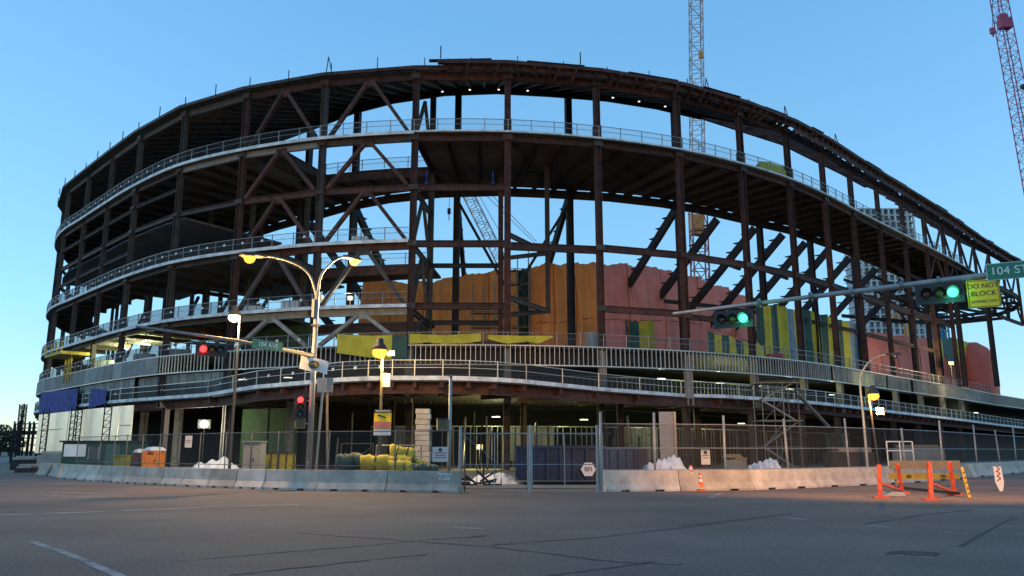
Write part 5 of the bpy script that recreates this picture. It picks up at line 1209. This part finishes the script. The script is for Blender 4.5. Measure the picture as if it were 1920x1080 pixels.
# ================================================================ WORK LIGHTS INSIDE THE FRAME
def work_light(label, p, aim, energy, col, glass=WHT_E, s=1.0, stand=True, base=0):
    t = thing('work_light', (p.x, p.y, base), label, 'work light'); 
    d = V(aim).normalized(); M_ = (-d).to_track_quat('Y', 'Z').to_matrix(); mb = MB(); mb.box(p-d*.1, (.5*s, .22*s, .36*s), M=M_); h = mb.build('lamp_head', POLED, t)
    mb = MB(); mb.lathe(p-d*.1+d*.11*s, [(.17*s,0),(.165*s,.03*s),(.10*s,.06*s),(.02*s,.07*s)], 16, d); mb.build('lamp_glass', glass, h, smooth=True); lamp(t, p+d*.9*s, energy, col, .2)
    if stand: mb = MB(); mb.tube([V((p.x, p.y+.1, base)), p+V((0,.1,-.1))], .03, 6); mb.build('stand', POLED, t)
    return t
WC, YC = (1,.97,.75), (1,.9,.45)
work_light('glaring flood light in the open ground floor left of the lamp pole', at_y(383, 795, 78), (.3,-.9,-.1), 420, WC, s=2.3)
work_light('small bright flood light in the ground floor seen through the left gate leaf', at_y(899, 838, 72), (0,-1,-.1), 300, (1,.85,.3), s=1.2)
p = at_y(654, 558, 68.0); work_light('bright flood light on the deck behind the lamp pole', ring(t_px(654, 1, HC), 1.2, HC+1.0), (0,-1,-.2), 220, (.95,1,.75), s=1.1, base=HC)
p = at_y(1783, 681, 106); t = work_light('bright lamp on a stand before the salmon tarpaulin, far right', p, (-.3,-1,-.1), 800, (1,.78,.4), SODW_E, 1.2, True, HD)
def tube_light(label, p, d, energy, col=(.88,1,.5), L=1.5, glow=True):
    d = V(d).normalized(); t = thing('tube_light', p, label, 'work light', 'tube lights hung in the frame'); mb = MB(); mb.bar(p-d*L/2, p+d*L/2, .10, .06); mb.build('tube', TUBE_E, t)
    mb = MB(); mb.bar(p-d*L/2+V((0,0,.07)), p+d*L/2+V((0,0,.07)), .2, .05); mb.build('fitting', BOXG, t); lamp(t, p-V((0,0,.2)), energy, col, .2)
tl = [(235,640,3,13.0,1500,'over the left podium deck, nearer the far end'),(275,640,4,13.2,1800,'over the left podium deck, under the flood lamp arm'),(455,680,4,8.3,150,'between the decks left of the lamp pole'),(540,680,4,8.3,150,'between the decks just left of the lamp pole'),
      (1240,722,5,8.4,160,'under the stud band above the blue bin'),(1350,733,5,8.3,420,'under the stud band left of the scaffold tower'),(1420,735,5,8.3,480,'under the stud band at the scaffold tower'),(1560,745,5,8.2,520,'under the stud band right of the scaffold tower'),(1480,735,5,8.3,480,'under the stud band over the scaffold tower'),
      (1095,818,10,4.6,130,'in the ground floor behind the blue bin'),(1390,805,10,4.6,160,'in the ground floor left of the scaffold tower'),(930,800,10,4.8,300,'in the ground floor above the mesh gate'),(1260,800,10,4.6,130,'in the ground floor behind the dark hoarding screen'),(1740,800,9,4.4,160,'in the ground floor at the far right'),(1830,700,5,8.0,150,'under the podium deck at the far right')]
for x, y, off, h, en, lab in tl:
    p = ring(t_px(x, off, h), off, h); tube_light('greenish tube light '+lab, p, (1,.2,0), en*.5, L=.8)

# odds and ends stored on the decks behind the rails
for k, (x, off, h, w_, hh, m, lab) in enumerate(((545, 1.0, HC, 1.6, .8, PLAST, 'white wrapped pallet on the lowest railed deck left of the lamp pole'), (596, .9, HC, .8, 1.2, WHT, 'narrow white crate on the lowest railed deck behind the lamp pole'), (470, 1.5, HC, 2.2, .7, PLAST, 'low white bundle on the lowest railed deck above the black lamp pole'),
        (270, 2.2, HD, 2.0, 1.0, WHT, 'white crate on the podium deck at the left'), (330, 2.2, HD, 2.6, .9, BOXG, 'grey crate on the podium deck left of the red signal'), (195, 2.0, HD, 2.0, 1.2, PLAST, 'round white bundle on the podium deck at the far left'),
        (675, 1.0, HB, 1.4, .6, PLAST, 'pale bundle on the middle deck right of the lamp arms'), (1455, 3, HD, 1.6, .9, mat('red_crate', (.4,.04,.03), .6, 0, .2), 'red crate on the podium before the striped tarpaulins'), (1110, 2.5, HD, 1.2, 1.5, BOXG, 'grey cabinet on the podium before the salmon wall'))):
    p = ring(t_px(x, off, h), off, h); t = thing('stored_crate', p, lab, 'crate'); bx('body', m, t, p+V((0,0,.14+hh/2)), (w_, .9, hh)); bx('pallet', WOOD, t, p+V((0,0,.07)), (w_+.1, 1.0, .13))
    for e in (-.3, .3): bx('strap', BLK, t, p+V((w_*e,-.455,.14+hh/2)), (.04, .012, hh))
for o in TEMP:
    if '_w' in o: del o['_w']
